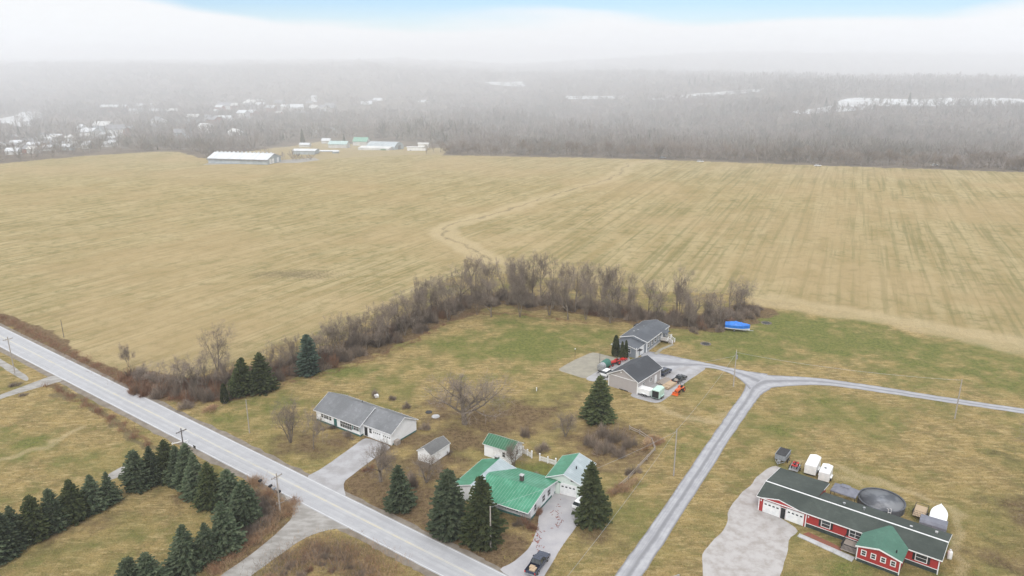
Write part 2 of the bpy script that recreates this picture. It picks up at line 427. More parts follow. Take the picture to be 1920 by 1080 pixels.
DITCH_L = WP([(90, 722), (140, 748), (190, 776), (240, 806), (285, 838)])
HEDGE = WP([(250, 718), (330, 728), (420, 722), (500, 700), (580, 680), (660, 655), (740, 625), (820, 592), (880, 565), (960, 560), (1050, 572), (1130, 582), (1230, 598), (1330, 604), (1410, 585)])
ROADBRUSH = WP([(-60, 575), (0, 597), (60, 625), (130, 665), (190, 695), (250, 720), (300, 745)])
def build_ground():
    ys = np.concatenate([np.geomspace(22, 700, 800), np.geomspace(704, 3600, 190)[0:]])
    us = np.linspace(-1, 1, 721)
    Yg = np.repeat(ys[:, None], len(us), 1)
    Xg = us[None, :] * (Yg * .80 + 75)
    Z = gz(Xg, Yg)
    V = np.stack([Xg, Yg, Z], -1).reshape(-1, 3)
    nr, nc = len(ys), len(us)
    i = np.arange(nr - 1)[:, None] * nc + np.arange(nc - 1)[None, :]
    Fq = np.stack([i, i + 1, i + nc + 1, i + nc], -1).reshape(-1, 4)
    X, Y = Xg.ravel(), Yg.ravel()
    jx = X + 1.2 * wavy(X * 1.0, Y, 2.1) + .6 * wavy(Y, X, .7); jy = Y + 1.2 * wavy(Y, X + 30, 2.3) + .6 * wavy(X, Y, .8)
    Pn = WP(FIELD_NEAR) + WP(FIELD_FAR)
    field = poly_in(jx, jy, Pn).astype(float)
    def blobs(lst):
        s = np.zeros(len(X))
        for px, py, r, a in lst:
            c = W(px, py); r = r * 1.25; s = np.maximum(s, a * np.exp(-((jx - c.x) ** 2 + (jy - c.y) ** 2) / r ** 2)) if a > 0 else s
        return s
    green = blobs([(1250, 960, 8, .6), (1330, 890, 8, .55), (1480, 800, 10, .6), (1560, 760, 10, .65), (1200, 1010, 7, .5), (1180, 960, 6, .6), (1290, 820, 8, .7), (1650, 790, 12, .6), (1840, 930, 8, .5), (40, 1000, 5, .4), (160, 1040, 6, .35), (350, 780, 3, .5), (520, 750, 9, .8), (640, 740, 9, .5), (920, 700, 12, .7), (120, 860, 7, .4),(1000, 640, 18, 1), (880, 640, 14, .8), (1060, 700, 12, .55), (760, 690, 12, .6), (960, 610, 12, .7), (1120, 630, 10, .8), (640, 700, 9, .8), (560, 715, 9, .6),
                   (1400, 640, 16, 1), (1500, 620, 18, 1), (1600, 640, 20, .95), (1700, 660, 22, .85), (1850, 690, 22, .8), (1320, 640, 12, .8), (1450, 600, 10, .9), (1700, 720, 16, .6),
                   (1230, 840, 9, .7), (1210, 900, 7, .6), (1380, 740, 6, .4), (1600, 780, 10, .45), (1750, 800, 12, .5), (1880, 850, 10, .6), (1660, 860, 8, .5),
                   (60, 835, 6, .8), (20, 815, 5, .7), (420, 780, 6, .7), (470, 770, 7, .6), (1010, 880, 4, .9), (1120, 1020, 5, .5), (980, 870, 3, .7), (1580, 1060, 4, .8), (1790, 1010, 3, .7),
                   (1000, 700, 12, .5), (320, 545, 1, .3), (180, 650, 5, .4), (100, 690, 5, .5)])
    brown = blobs([(740, 930, 9, .9), (850, 1010, 9, 1), (930, 1040, 7, 1), (680, 900, 7, .8), (700, 850, 6, .7), (820, 880, 7, .8), (900, 790, 10, .75), (980, 780, 8, .8), (1020, 800, 6, .6),
                   (560, 830, 7, .6), (610, 840, 6, .7), (870, 820, 7, .8), (1150, 830, 8, .9), (1110, 1000, 5, .6), (1180, 840, 5, .7), (800, 960, 8, .9), (450, 870, 5, .4),
                   (500, 960, 5, .8), (600, 1050, 9, .45), (520, 1020, 6, .7), (690, 1070, 3, .3), (440, 1040, 5, .9), (360, 930, 5, .6), (300, 900, 4, .5), (200, 980, 4, .5), (100, 1010, 4, .5),
                   (1900, 960, 6, .6), (1900, 1050, 6, .6), (720, 830, 6, .7), (1000, 970, 3, .9), (780, 830, 7, .7), (1110, 860, 5, .7), (840, 770, 8, .6), (970, 740, 8, .4), (1050, 760, 8, .5), (1900, 850, 8, .35)])
    green = np.maximum(green, .42 * (Y < 260)); dh = dist_line(jx, jy, HEDGE); brown = np.maximum(brown, 1.0 * (1 - sstep(6.0, 9.5, dh)))
    dr = dist_line(jx, jy, ROADBRUSH); brown = np.maximum(brown, .95 * (1 - sstep(1.6, 4.0, dr)))
    dt = dist_line(jx, jy, TRACK)
    pale = (1 - sstep(4.4, 8.5, dt)) * field * (.9 - .25 * sstep(330, 480, Y))
    dark = .7 * (1 - sstep(.5, 1.9, dt))
    dark = np.maximum(dark, 1 - sstep(.6, 1.5, dist_line(jx, jy, DITCH_L)))
    edgeband = dist_line(jx, jy, WP([(1430, 562), (1520, 575), (1650, 598), (1800, 625), (1950, 655)]))
    pale = np.maximum(pale, .8 * (1 - sstep(4, 9, edgeband)))
    paths = [[(1780, 960), (1800, 985), (1815, 1020), (1808, 1060), (1800, 1090)], [(1560, 880), (1640, 900), (1740, 935), (1790, 965)], [(0, 860), (80, 840), (150, 800)], [(1240, 760), (1300, 790), (1380, 770)], [(1500, 880), (1620, 905)]]
    for p_ in paths: pale = np.maximum(pale, .6 * (1 - sstep(.5, 1.4, dist_line(jx, jy, WP(p_)))))
    c = W(555, 515); wet = np.exp(-(((jx - c.x) / 26) ** 2 + ((jy - c.y) / 9) ** 2))
    dark = np.maximum(dark, wet * .75 * field)
    rf = (X * (TRACK[-1].y - TRACK[0].y) - Y * (TRACK[-1].x - TRACK[0].x) > TRACK[0].x * (TRACK[-1].y - TRACK[0].y) - TRACK[0].y * (TRACK[-1].x - TRACK[0].x)).astype(float)
    Fpoly = WP(FIELD_FAR)
    # beyond the far edge of the field: wood floor
    woods = ((field < .5) & (Y > 400)).astype(float)
    farm = poly_in(jx, jy, [W(a, b) for a, b in [(540, 306), (640, 296), (760, 291), (830, 291), (850, 268), (760, 262), (600, 250), (520, 262), (480, 281), (420, 290), (420, 302)]])
    woods[farm] = .35
    me = np_mesh('ground', V, Fq, None)
    me.materials.clear(); me.materials.append(ground_mat())
    a1 = me.attributes.new('zone_a', 'FLOAT_COLOR', 'POINT'); a2 = me.attributes.new('zone_b', 'FLOAT_COLOR', 'POINT')
    one = np.ones(len(X))
    a1.data.foreach_set('color', np.stack([field, green, brown, one], -1).astype(np.float32).ravel())
    a2.data.foreach_set('color', np.stack([pale, dark, rf, one], -1).astype(np.float32).ravel())
    a3 = me.attributes.new('zone_c', 'FLOAT_COLOR', 'POINT')
    a3.data.foreach_set('color', np.stack([woods, one * 0, one * 0, one], -1).astype(np.float32).ravel())
    me.polygons.foreach_set('use_smooth', np.ones(len(Fq), bool))
    tag(link('ground', me), kind='structure')
def ground_mat():
    m, t, b = nmat('grass_and_stubble'); g = G(t)
    tcn = g.n('ShaderNodeTexCoord'); v = tcn.outputs['Object']
    za = g.n('ShaderNodeAttribute', attribute_name='zone_a'); zb = g.n('ShaderNodeAttribute', attribute_name='zone_b'); zc = g.n('ShaderNodeAttribute', attribute_name='zone_c')
    sa = g.n('ShaderNodeSeparateColor'); g.l(za.outputs['Color'], sa.inputs[0])
    sb = g.n('ShaderNodeSeparateColor'); g.l(zb.outputs['Color'], sb.inputs[0])
    sc = g.n('ShaderNodeSeparateColor'); g.l(zc.outputs['Color'], sc.inputs[0])
    field, green, brown = sa.outputs[0], sa.outputs[1], sa.outputs[2]
    pale, dark, rf = sb.outputs[0], sb.outputs[1], sb.outputs[2]
    woods = sc.outputs[0]
    n_huge = g.noise(v, .012, 3, .5); n_big = g.noise(v, .05, 5, .6); n_mid = g.noise(v, .22, 6, .65)
    n_small = g.noise(v, 1.1, 6, .7); n_fine = g.noise(v, 4.5, 4, .75)
    n_tuft = g.noise(v, .7, 5, .7, (.5, 1.8, 1)) 
    ang = R(30)
    st_l = g.noise(v, 1.0, 4, .6, (.28, .016, 1), ang); st_l2 = g.noise(v, 1.0, 3, .6, (.9, .03, 1), ang)
    ang2 = R(24)
    st_r = g.noise(v, 1.0, 3, .55, (.13, .006, 1), ang2); st_x = g.noise(v, 1.0, 4, .6, (.03, .22, 1), R(-10))
    # field colours
    tan_a, tan_b, olive, straw = (.280, .218, .100), (.355, .278, .145), (.170, .155, .064), (.44, .362, .21)
    fc = g.mix(g.ramp(n_big, .35, .65), tan_a, tan_b)
    stripe = g.mix(rf, g.ramp(st_l, .38, .64), g.ramp(st_r, .42, .6))
    fc = g.mix(g.math('MULTIPLY', stripe, g.mix(rf, (.5, .5, .5), (.35, .35, .35))), fc, straw)
    st_r2 = g.noise(v, 1.0, 3, .6, (.5, .012, 1), ang2)
    fc = g.mix(g.math('MULTIPLY', g.ramp(g.mix(rf, st_l2, st_r2), .46, .66), .6), fc, olive)
    fc = g.mix(g.math('MULTIPLY', g.ramp(g.noise(v, .09, 6, .7), .56, .70), .55), fc, (.15, .125, .055))
    fc = g.mix(g.math('MULTIPLY', g.ramp(n_mid, .46, .68), .65), fc, olive)
    fc = g.mix(g.math('MULTIPLY', g.ramp(st_x, .55, .72), .22), fc, (.19, .17, .06))
    fc = g.mix(g.math('MULTIPLY', g.ramp(n_huge, .45, .62), .45), fc, (.36, .265, .14))
    # rough grass of the yards
    yg = g.mix(g.ramp(n_mid, .36, .62), (.30, .22, .092), (.20, .148, .066))
    yg = g.mix(g.math('MULTIPLY', g.ramp(n_tuft, .46, .66), .7), yg, (.44, .34, .17))
    yg = g.mix(g.math('MULTIPLY', g.ramp(n_small, .50, .68), .7), yg, (.115, .105, .032))
    yg = g.mix(g.math('MULTIPLY', g.ramp(n_big, .44, .60), .4), yg, (.165, .155, .05))
    gnz = g.math('ADD', green, g.math('MULTIPLY', g.math('SUBTRACT', g.math('ADD', g.math('MULTIPLY', n_mid, .6), g.math('MULTIPLY', n_big, .4)), .5), 2.6))
    gf = g.math('MULTIPLY', g.ramp(gnz, .35, .95), g.ramp(green, .03, .25))
    gc = g.mix(g.ramp(n_small, .38, .62), (.085, .104, .026), (.155, .168, .044))
    yg = g.mix(g.math('MULTIPLY', gf, .85), yg, gc)
    yg = g.mix(g.math('MULTIPLY', g.math('MULTIPLY', g.ramp(n_small, .60, .70), gf), .6), yg, (.27, .30, .07))
    c = g.mix(field, yg, fc)
    bn_ = g.math('ADD', brown, g.math('MULTIPLY', g.math('SUBTRACT', n_mid, .5), 1.4))
    bf = g.math('MULTIPLY', g.ramp(bn_, .25, .75), g.ramp(brown, .04, .3))
    bc = g.mix(g.ramp(n_small, .38, .64), (.095, .06, .034), (.19, .13, .075))
    c = g.mix(g.math('MULTIPLY', bf, .9), c, bc)
    c = g.mix(g.math('MULTIPLY', pale, .75), c, g.mix(g.ramp(n_small, .3, .7), (.47, .38, .225), (.38, .30, .175)))
    dnz = g.ramp(g.math('ADD', dark, g.math('MULTIPLY', g.math('SUBTRACT', n_small, .5), 1.6)), .35, .9)
    c = g.mix(g.math('MULTIPLY', g.math('MULTIPLY', dnz, g.ramp(dark, .05, .3)), .75), c, (.13, .105, .06))
    wc = g.mix(g.ramp(n_big, .4, .6), (.115, .095, .08), (.17, .14, .11))
    c = g.mix(g.ramp(woods, .45, .8), c, wc)
    c = g.mix(g.math('MULTIPLY', g.math('MULTIPLY', g.ramp(woods, .1, .3), g.math('SUBTRACT', 1.0, g.ramp(woods, .45, .8))), .8), c, (.33, .27, .16))
    # fine contrast
    k = g.math('ADD', g.math('MULTIPLY', g.ramp(n_fine, .3, .7, False), .8), .6)
    vm = g.n('ShaderNodeVectorMath', operation='SCALE'); g.l(c, vm.inputs[0]); g.l(k, vm.inputs['Scale'])
    g.l(vm.outputs[0], b.inputs['Base Color'])
    b.inputs['Roughness'].default_value = 1; b.inputs['Specular IOR Level'].default_value = .1
    bp = g.n('ShaderNodeBump'); bp.inputs['Strength'].default_value = .9; bp.inputs['Distance'].default_value = .35
    hgt = g.math('ADD', g.math('ADD', n_small, g.math('MULTIPLY', n_mid, 1.5)), g.math('MULTIPLY', n_fine, .4))
    g.l(hgt, bp.inputs['Height']); g.l(bp.outputs[0], b.inputs['Normal'])
    return m
build_ground()
# ------------------------------------------------------------------ roads and paved areas
def resample(P, n):
    P = [Vector((p[0], p[1], 0)) for p in P]
    d = [0]
    for a, b in zip(P[:-1], P[1:]): d.append(d[-1] + (b - a).length)
    o = []
    for i in range(n):
        t = d[-1] * i / (n - 1); k = 0
        while k < len(d) - 2 and d[k + 1] < t: k += 1
        f = (t - d[k]) / max(d[k + 1] - d[k], 1e-9); o.append(P[k].lerp(P[k + 1], f))
    return o, d[-1]
def smooth_pairs(A, B, sub=8):
    def cr(P, i, t):
        g_ = lambda k: P[max(0, min(len(P) - 1, k))]
        a, b, c, d = g_(i - 1), g_(i), g_(i + 1), g_(i + 2)
        return 0.5 * ((2 * b) + (c - a) * t + (2 * a - 5 * b + 4 * c - d) * t * t + (3 * b - a - 3 * c + d) * t ** 3)
    oa, ob = [], []
    for i in range(len(A) - 1):
        for k in range(sub):
            oa.append(cr(A, i, k / sub)); ob.append(cr(B, i, k / sub))
    oa.append(A[-1]); ob.append(B[-1]); return oa, ob
def strip(name, A, B, z, mat, across=8, jit=0.0, kind='structure', sub=8, ofs=None):
    A = [W(*p) for p in A]; B = [W(*p) for p in B]
    A, B = smooth_pairs(A, B, sub)
    V = []; UV = []; s = 0
    rr = random.Random(len(A) * 7 + int(z * 1000))
    for i, (a, b) in enumerate(zip(A, B)):
        if i: s += ((a + b) / 2 - (A[i - 1] + B[i - 1]) / 2).length
        w = (b - a); wn = w.normalized()
        a2 = a - wn * rr.uniform(-jit, jit); b2 = b + wn * rr.uniform(-jit, jit)
        for k in range(across + 1):
            t = k / across; p = a2.lerp(b2, t); V.append((p.x, p.y, z)); UV.append((s, t))
    n = across + 1
    Fq = [(i * n + k, i * n + k + 1, (i + 1) * n + k + 1, (i + 1) * n + k) for i in range(len(A) - 1) for k in range(across)]
    me = np_mesh(name, V, Fq, mat)
    uvl = me.uv_layers.new(name='UVMap')
    li = np.array([q for f in Fq for q in f]); uvl.data.foreach_set('uv', np.array(UV, np.float32)[li].ravel())
    return tag(link(name, me), kind=kind)
def sheet(name, pts, z, mat, jit=.25, step=1.2, smooth=True):
    P = [W(*p) for p in pts]; P.append(P[0])
    n = max(8, int(sum((b - a).length for a, b in zip(P[:-1], P[1:])) / step))
    Q, _ = resample(P, n); Q = Q[:-1]
    rr = random.Random(int(z * 9999) + len(pts)); c = sum(Q, Vector()) / len(Q)
    Q = [q + Vector((rr.uniform(-jit, jit), rr.uniform(-jit, jit), 0)) for q in Q]
    if smooth: Q = [(Q[i - 1] + Q[i] * 2 + Q[(i + 1) % len(Q)]) / 4 for i in range(len(Q))]
    a = 0
    for i in range(len(Q)): a += Q[i - 1].x * Q[i].y - Q[i].x * Q[i - 1].y
    if a < 0: Q = Q[::-1]
    me = raw_mesh(name, [(q.x, q.y, z) for q in Q], [tuple(range(len(Q)))], mat)
    return tag(link(name, me), kind='structure')
up = lambda x: 611 + .492 * x
lo_ = lambda x: 650.7 + .52 * x
xs_u = [-600, -330, 0, 200, 400, 600, 800, 947, 1250, 1900]; xs_l = [-600, -330, 0, 170, 345, 520, 690, 822.7, 1080, 1640]
AU = [(x, up(x)) for x in xs_u]; BL = [(x, lo_(x)) for x in xs_l]
def off(A, B, t0, t1):     # strips measured across the road from A to B (0..1, may overshoot)
    A_, B_ = [W(*p) for p in A], [W(*p) for p in B]
    to = lambda v: PX(v.x, v.y, 0)
    return [to(a.lerp(b, t0)) for a, b in zip(A_, B_)], [to(a.lerp(b, t1)) for a, b in zip(A_, B_)]
a_, b_ = off(AU, BL, -.16, 1.20); strip('road_shoulder', a_, b_, .008, M_shoulder, jit=.35, sub=16)
strip('road', AU, BL, .020, M_road, across=10, jit=.04, sub=16)
for nm, t0, t1, mt in (('road_marking', .474, .492, M_yellow), ('road_marking', .508, .526, M_yellow), ('road_marking', .035, .052, M_wline), ('road_marking', .948, .965, M_wline)):
    a_, b_ = off(AU, BL, t0, t1); strip(nm, a_, b_, .026, mt, across=1)
LA = [(900, 1450), (1100, 1160), (1160, 1069), (1239, 958), (1320, 840), (1361, 780), (1393, 735), (1402, 714), (1424, 702), (1446, 703.6), (1535, 709), (1644, 724), (1779, 745.6), (1960, 772), (2250, 815)]
LB = [(980, 1450), (1152, 1170), (1206, 1079), (1282, 960), (1358, 840), (1398, 780), (1414, 757), (1427, 741), (1441, 732), (1458, 726), (1545, 722.5), (1650, 736), (1779, 755), (1960, 782), (2250, 828)]
strip('gravel_lane', LA, LB, .012, M_lane, jit=.12)
strip('gravel_drive', [(1196, 655), (1240, 663), (1269, 669), (1332, 682), (1394, 694.6), (1440, 701)], [(1225, 712), (1255, 704), (1282, 698), (1330, 690), (1378, 705), (1406, 730)], .018, M_lane, jit=.1)
sheet('concrete_pad', [(1279, 687), (1303, 686), (1326, 690), (1308, 702), (1286, 717), (1262, 738), (1243, 752), (1232, 757), (1200, 749), (1178, 742), (1200, 728), (1238, 705), (1262, 694)], .024, M_drive, .08)
sheet('sand_pad', [(1111, 660), (1152, 670), (1170, 676), (1135, 697), (1096, 711), (1070, 702), (1044, 693.5), (1075, 676)], .010, M_sand, .15)
sheet('machine_pad', [(1096, 711), (1112, 716), (1150, 712), (1185, 690), (1180, 668), (1163, 668), (1130, 690)], .014, M_drive, .1)
sheet('house_driveway', [(686, 820), (737, 838), (722, 846), (690, 868), (655, 895), (642, 903), (650, 934), (610, 914), (572, 894), (598, 882), (640, 852)], .015, M_drive, .12)
sheet('driveway', [(1040, 918), (1085, 930), (1093, 968), (1058, 1019), (1030, 1063), (1010, 1100), (960, 1084), (930, 1066), (958, 1058), (985, 1036), (1001, 1012), (1008, 985), (1012, 956)], .015, M_asphdrive, .12)
sheet('side_road', [(380, 1110), (414, 1078), (456, 1049), (498, 1019), (546, 975), (550, 955), (530, 925), (575, 935), (615, 962), (660, 992), (629, 991), (588, 1001), (560, 1016), (520, 1044), (473, 1078), (440, 1110)], .017, M_junc, .15)
sheet('field_access', [(-60, 770), (0, 740), (50, 722), (100, 703), (112, 706), (122, 713), (60, 730), (0, 748), (-60, 780)], .013, M_junc, .1)
sheet('track', [(-30, 660), (0, 672), (30, 690), (55, 708), (50, 716), (20, 700), (0, 686), (-30, 676)], .009, M_junc, .2)
sheet('gravel_patch', [(196, 892), (215, 882), (240, 868), (250, 876), (228, 892), (205, 903)], .009, M_junc, .1)
sheet('gravel_yard', [(1290, 1200), (1316, 1080), (1320, 1035), (1345, 1005), (1358, 991), (1365, 965), (1373, 944), (1400, 915), (1438, 878), (1458, 870), (1475, 885), (1470, 930), (1440, 957), (1500, 992), (1482, 1005), (1476, 1036), (1459, 1100), (1440, 1200)], .011, M_gravel, .35)
sheet('mulch_bed', [A for A in [(1505, 1001), (1515, 997), (1580, 1028), (1577, 1036)]], .012, M_deckred, .05, smooth=False)
# concrete walk by the red house
def at(px, py, z=0): return W(px, py, z)
# ------------------------------------------------------------------ building kit
def gable(root, x0, x1, y0, y1, e, r, ridge, wallm, roofm, o=.4, th=.14, zb=0, trim=True, roofname='roof'):
    w = MB(); rf = MB(); tr = MB(); q = .015
    if ridge == 'x':
        ym = (y0 + y1) / 2; s = (r - e) / (ym - y0)
        w.prism([(y0, zb), (y1, zb), (y1, e - q), (ym, r - q), (y0, e - q)], 'x', x0, x1)
        ez = e - o * s
        a, b, c, d = (x0 - o, y0 - o, ez + th), (x1 + o, y0 - o, ez + th), (x1 + o, ym, r + th), (x0 - o, ym, r + th)
        rf.prism([(y0 - o, ez), (ym, r), (y1 + o, ez), (y1 + o, ez + th), (ym, r + th), (y0 - o, ez + th)], 'x', x0 - o, x1 + o)
        if trim:
            k = .03
            for yy, sg in ((y0 - o, -1), (y1 + o, 1)):
                lo2, hi2 = sorted((yy + sg * .003, yy + sg * (.003 + k))); tr.box(x0 - o, x1 + o, lo2, hi2, ez - .03, ez + th + .01)
            for xx, sg in ((x0 - o, -1), (x1 + o, 1)):
                l2, h2 = sorted((xx + sg * .003, xx + sg * (.003 + k)))
                tr.prism([(y0 - o, ez - .04), (ym, r - .04), (y1 + o, ez - .04), (y1 + o, ez + th + .02), (ym, r + th + .02), (y0 - o, ez + th + .02)], 'x', l2, h2)
    else:
        xm = (x0 + x1) / 2; s = (r - e) / (xm - x0)
        w.prism([(x0, zb), (x1, zb), (x1, e - q), (xm, r - q), (x0, e - q)], 'y', y0, y1)
        ez = e - o * s
        rf.prism([(x0 - o, ez), (xm, r), (x1 + o, ez), (x1 + o, ez + th), (xm, r + th), (x0 - o, ez + th)], 'y', y0 - o, y1 + o)
        if trim:
            k = .03
            for xx, sg in ((x0 - o, -1), (x1 + o, 1)):
                l2, h2 = sorted((xx + sg * .003, xx + sg * (.003 + k))); tr.box(l2, h2, y0 - o, y1 + o, ez - .03, ez + th + .01)
            for yy, sg in ((y0 - o, -1), (y1 + o, 1)):
                l2, h2 = sorted((yy + sg * .003, yy + sg * (.003 + k)))
                tr.prism([(x0 - o, ez - .04), (xm, r - .04), (x1 + o, ez - .04), (x1 + o, ez + th + .02), (xm, r + th + .02), (x0 - o, ez + th + .02)], 'y', l2, h2)
    wo = w.build('wall', wallm, root)
    ro = rf.build(roofname, roofm, root)
    if trim: tr.build('fascia', M_trim, ro)
    return wo, ro
def onface(face, pos, u0, u1, z0, z1, d0, d1):
    """box bounds on a wall face: 'f' front (-y), 'b' back(+y), 'l' left(-x), 'r' right(+x); pos = plane coordinate"""
    if face == 'f': return (u0, u1, pos - d1, pos - d0, z0, z1)
    if face == 'b': return (u0, u1, pos + d0, pos + d1, z0, z1)
    if face == 'l': return (pos - d1, pos - d0, u0, u1, z0, z1)
    return (pos + d0, pos + d1, u0, u1, z0, z1)
def window(root, face, pos, u, z, w, h, mull=1, shutter=None, framem=None, tw=.08):
    f = MB(); fm = framem or M_trim
    f.box(*onface(face, pos, u - w / 2 - tw, u + w / 2 + tw, z - tw, z, .002, .05))
    f.box(*onface(face, pos, u - w / 2 - tw, u + w / 2 + tw, z + h, z + h + tw, .002, .05))
    f.box(*onface(face, pos, u - w / 2 - tw, u - w / 2, z, z + h, .002, .05)); f.box(*onface(face, pos, u + w / 2, u + w / 2 + tw, z, z + h, .002, .05))
    f.box(*onface(face, pos, u - w / 2, u + w / 2, z + h * .5 - .025, z + h * .5 + .025, .002, .04))
    for k in range(1, mull):
        uu = u - w / 2 + w * k / mull; f.box(*onface(face, pos, uu - .03, uu + .03, z, z + h, .002, .045))
    p = MB().box(*onface(face, pos, u - w / 2, u + w / 2, z, z + h, .001, .02)).build('window', M_glass, root)
    f.build('frame', fm, p)
    if shutter:
        for sgn in (-1, 1):
            c = u + sgn * (w / 2 + tw + .2)
            MB().box(*onface(face, pos, c - .17, c + .17, z - tw, z + h + tw, .002, .04)).build('shutter', shutter, root)
def garage_door(root, face, pos, u, w, h, panes=4, z=0.0, mat=None):
    d = MB().box(*onface(face, pos, u - w / 2, u + w / 2, z + .02, z + h, .002, .04))
    for k in range(4):
        z0 = z + .04 + k * h / 4; d.box(*onface(face, pos, u - w / 2 + .04, u + w / 2 - .04, z0, z0 + h / 4 - .05, .04, .055))
    do = d.build('garage_door', mat or M_whitepaint, root)
    if panes:
        for k in range(panes):
            c = u - w / 2 + w * (k + .5) / panes; MB().box(*onface(face, pos, c - w / panes * .28, c + w / panes * .28, z + h * .70, z + h * .82, .056, .065)).build('pane', M_glass, do)
    t = MB()
    for a, b_, c, d_ in ((u - w / 2 - .1, u - w / 2, z, z + h + .1), (u + w / 2, u + w / 2 + .1, z, z + h + .1), (u - w / 2, u + w / 2, z + h, z + h + .1)):
        t.box(*onface(face, pos, a, b_, c, d_, .003, .05))
    t.build('frame', M_trim, do)
def door(root, face, pos, u, w=.9, h=2.05, z=0.0, mat=None, knob=True):
    d = MB().box(*onface(face, pos, u - w / 2, u + w / 2, z, z + h, .002, .04)).build('door', mat or M_trim, root)
    t = MB()
    for a, b_, c, d_ in ((u - w / 2 - .08, u - w / 2, z, z + h + .08), (u + w / 2, u + w / 2 + .08, z, z + h + .08), (u - w / 2, u + w / 2, z + h, z + h + .08)):
        t.box(*onface(face, pos, a, b_, c, d_, .003, .05))
    t.build('frame', M_trim, d)
def cornertrim(root, pts, z0, z1, w=.1):
    for x, y in pts: MB().box(x - w / 2, x + w / 2, y - w / 2, y + w / 2, z0, z1).build('corner_trim', M_trim, root)
def vent_pipe(root, x, y, z, h=.4, r=.06, mat=None): MB().tube((x, y, z - .15), (x, y, z + h), r, n=10).build('vent_pipe', mat or M_black, root)
def sheen_slope(root):       # sky sheen on the slope facing +x, put into its colour
    ro = [c for c in root.children if c.name.startswith('roof')][-1]; me = ro.data; me.materials.append(M_sheen)
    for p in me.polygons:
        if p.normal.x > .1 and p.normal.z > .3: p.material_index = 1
# ------------------------------------------------------------------ white ranch house
T = thing('ranch_house', 'long white ranch house with a weathered grey gable roof above the concrete driveway', 'house', (-42.05, 148.42, 0), rotz_az(124.5))
gable(T, 0, 13.2, -.9, 7.5, 2.65, 4.9, 'x', M_white, M_greyroof, .45)
gable(T, 13.22, 21.24, 0, 7.5, 2.79, 4.78, 'x', M_white, M_greyroof, .38)
MB().box(-.03, 13.25, -.94, 7.53, 0, .35).build('foundation', M_teal, T)
MB().box(13.3, 21.27, .3, 7.54, 0, .28).build('foundation', M_teal, T)
for u, w, h in ((1.9, .8, 1.1), (3.0, 1.6, 1.1), (4.3, .6, 1.1)): window(T, 'f', -.9, u, 1.2, w, h, 1 if w < 1 else 3)
door(T, 'f', -.9, 5.9, .95, 2.0, .35, M_teal)
window(T, 'f', -.9, 9.1, .75, 3.4, 1.5, 6); window(T, 'f', -.9, 12.1, 1.1, 1.5, 1.1, 3, M_teal)
door(T, 'f', 0, 14.1, .9, 2.0, .1, M_black); window(T, 'f', 0, 15.4, 1.1, .7, 1.0)
garage_door(T, 'f', 0, 17.2, 2.2, 2.1); garage_door(T, 'f', 0, 20.0, 2.2, 2.1)
MB().box(21.3, 22.2, .6, 1.7, .0, .9).build('bin_box', M_greywood, T)
cornertrim(T, [(0, -.92), (21.25, -.0), (21.25, 7.5), (13.2, -.92)], .3, 2.5)
vent_pipe(T, 3.0, 5.6, 3.9, mat=M_steel); vent_pipe(T, 8.0, 5.2, 4.1)
MB().box(14.5, 19.0, 8.0, 10.4, .3, .5).box(14.5, 14.6, 8.0, 10.4, .5, 1.3).build('deck', M_greywood, T)
# ------------------------------------------------------------------ small grey-roofed shed
T = thing('garden_shed', 'small white shed with a grey shingle roof between the ranch house and the spruces', 'shed', (-18.45, 130.53, 0), rotz_az(124.2))
gable(T, 0, 3.35, 0, 5.73, 2.17, 3.15, 'y', M_whitev, M_shedroof, .15, .1, zb=.1)
MB().box(.95, 2.4, -.03, -.002, .15, 1.95).build('door', M_trim, T)
# ------------------------------------------------------------------ green roofed shed
T = thing('garden_shed', 'white shed with a dark green metal roof behind the green roofed house', 'shed', (-5.5, 132.49, 0), rotz_az(122))
gable(T, 0, 6.36, 0, 4.04, 2.69, 3.85, 'x', M_white, M_gdark, .25, .08)
window(T, 'f', 0, 4.6, 1.0, .6, 1.0); door(T, 'f', 0, 2.6, .9, 2.0, .05, M_trim); window(T, 'r', 6.36, 2.0, 1.1, .7, .9)
# ------------------------------------------------------------------ white fence sections
for k, (a, b_, lab) in enumerate([((981, 850), (997, 859), 'short white garden fence leading from the green roofed shed'), ((1012, 864), (1042, 873), 'white picket fence between the grass gap and the green roofed garage')]):
    A_, B_ = W(*a), W(*b_); d = B_ - A_; az = math.degrees(math.atan2(d.x, d.y))
    T = thing('picket_fence', lab, 'fence', A_, rotz_az(az)); ln = d.length
    m = MB()
    for z0 in (.35, .95): m.box(0, ln, -.02, .02, z0, z0 + .1)
    m.build('rail', M_trim, T)
    m = MB(); n_ = int(ln / .16)
    for i in range(n_): m.box(i * .16 + .02, i * .16 + .11, -.045, -.022, .1, 1.1)
    m.build('picket_panel', M_trim, T)
    for x in (0, ln * .5, ln): MB().box(x - .1, x + .1, -.1, .1, 0, 1.5 if x != ln * .5 else 1.3).box(x - .13, x + .13, -.13, .13, 1.3 if x == ln * .5 else 1.5, 1.4 if x == ln * .5 else 1.6).build('post', M_trim, T)
# ------------------------------------------------------------------ green roofed house
T = thing('green_roofed_house', 'white L-shaped house with a faded green metal roof beside the asphalt driveway', 'house', (-6.52, 114.35, 0), rotz_az(118.9))
e_, r_ = 2.63, 3.75
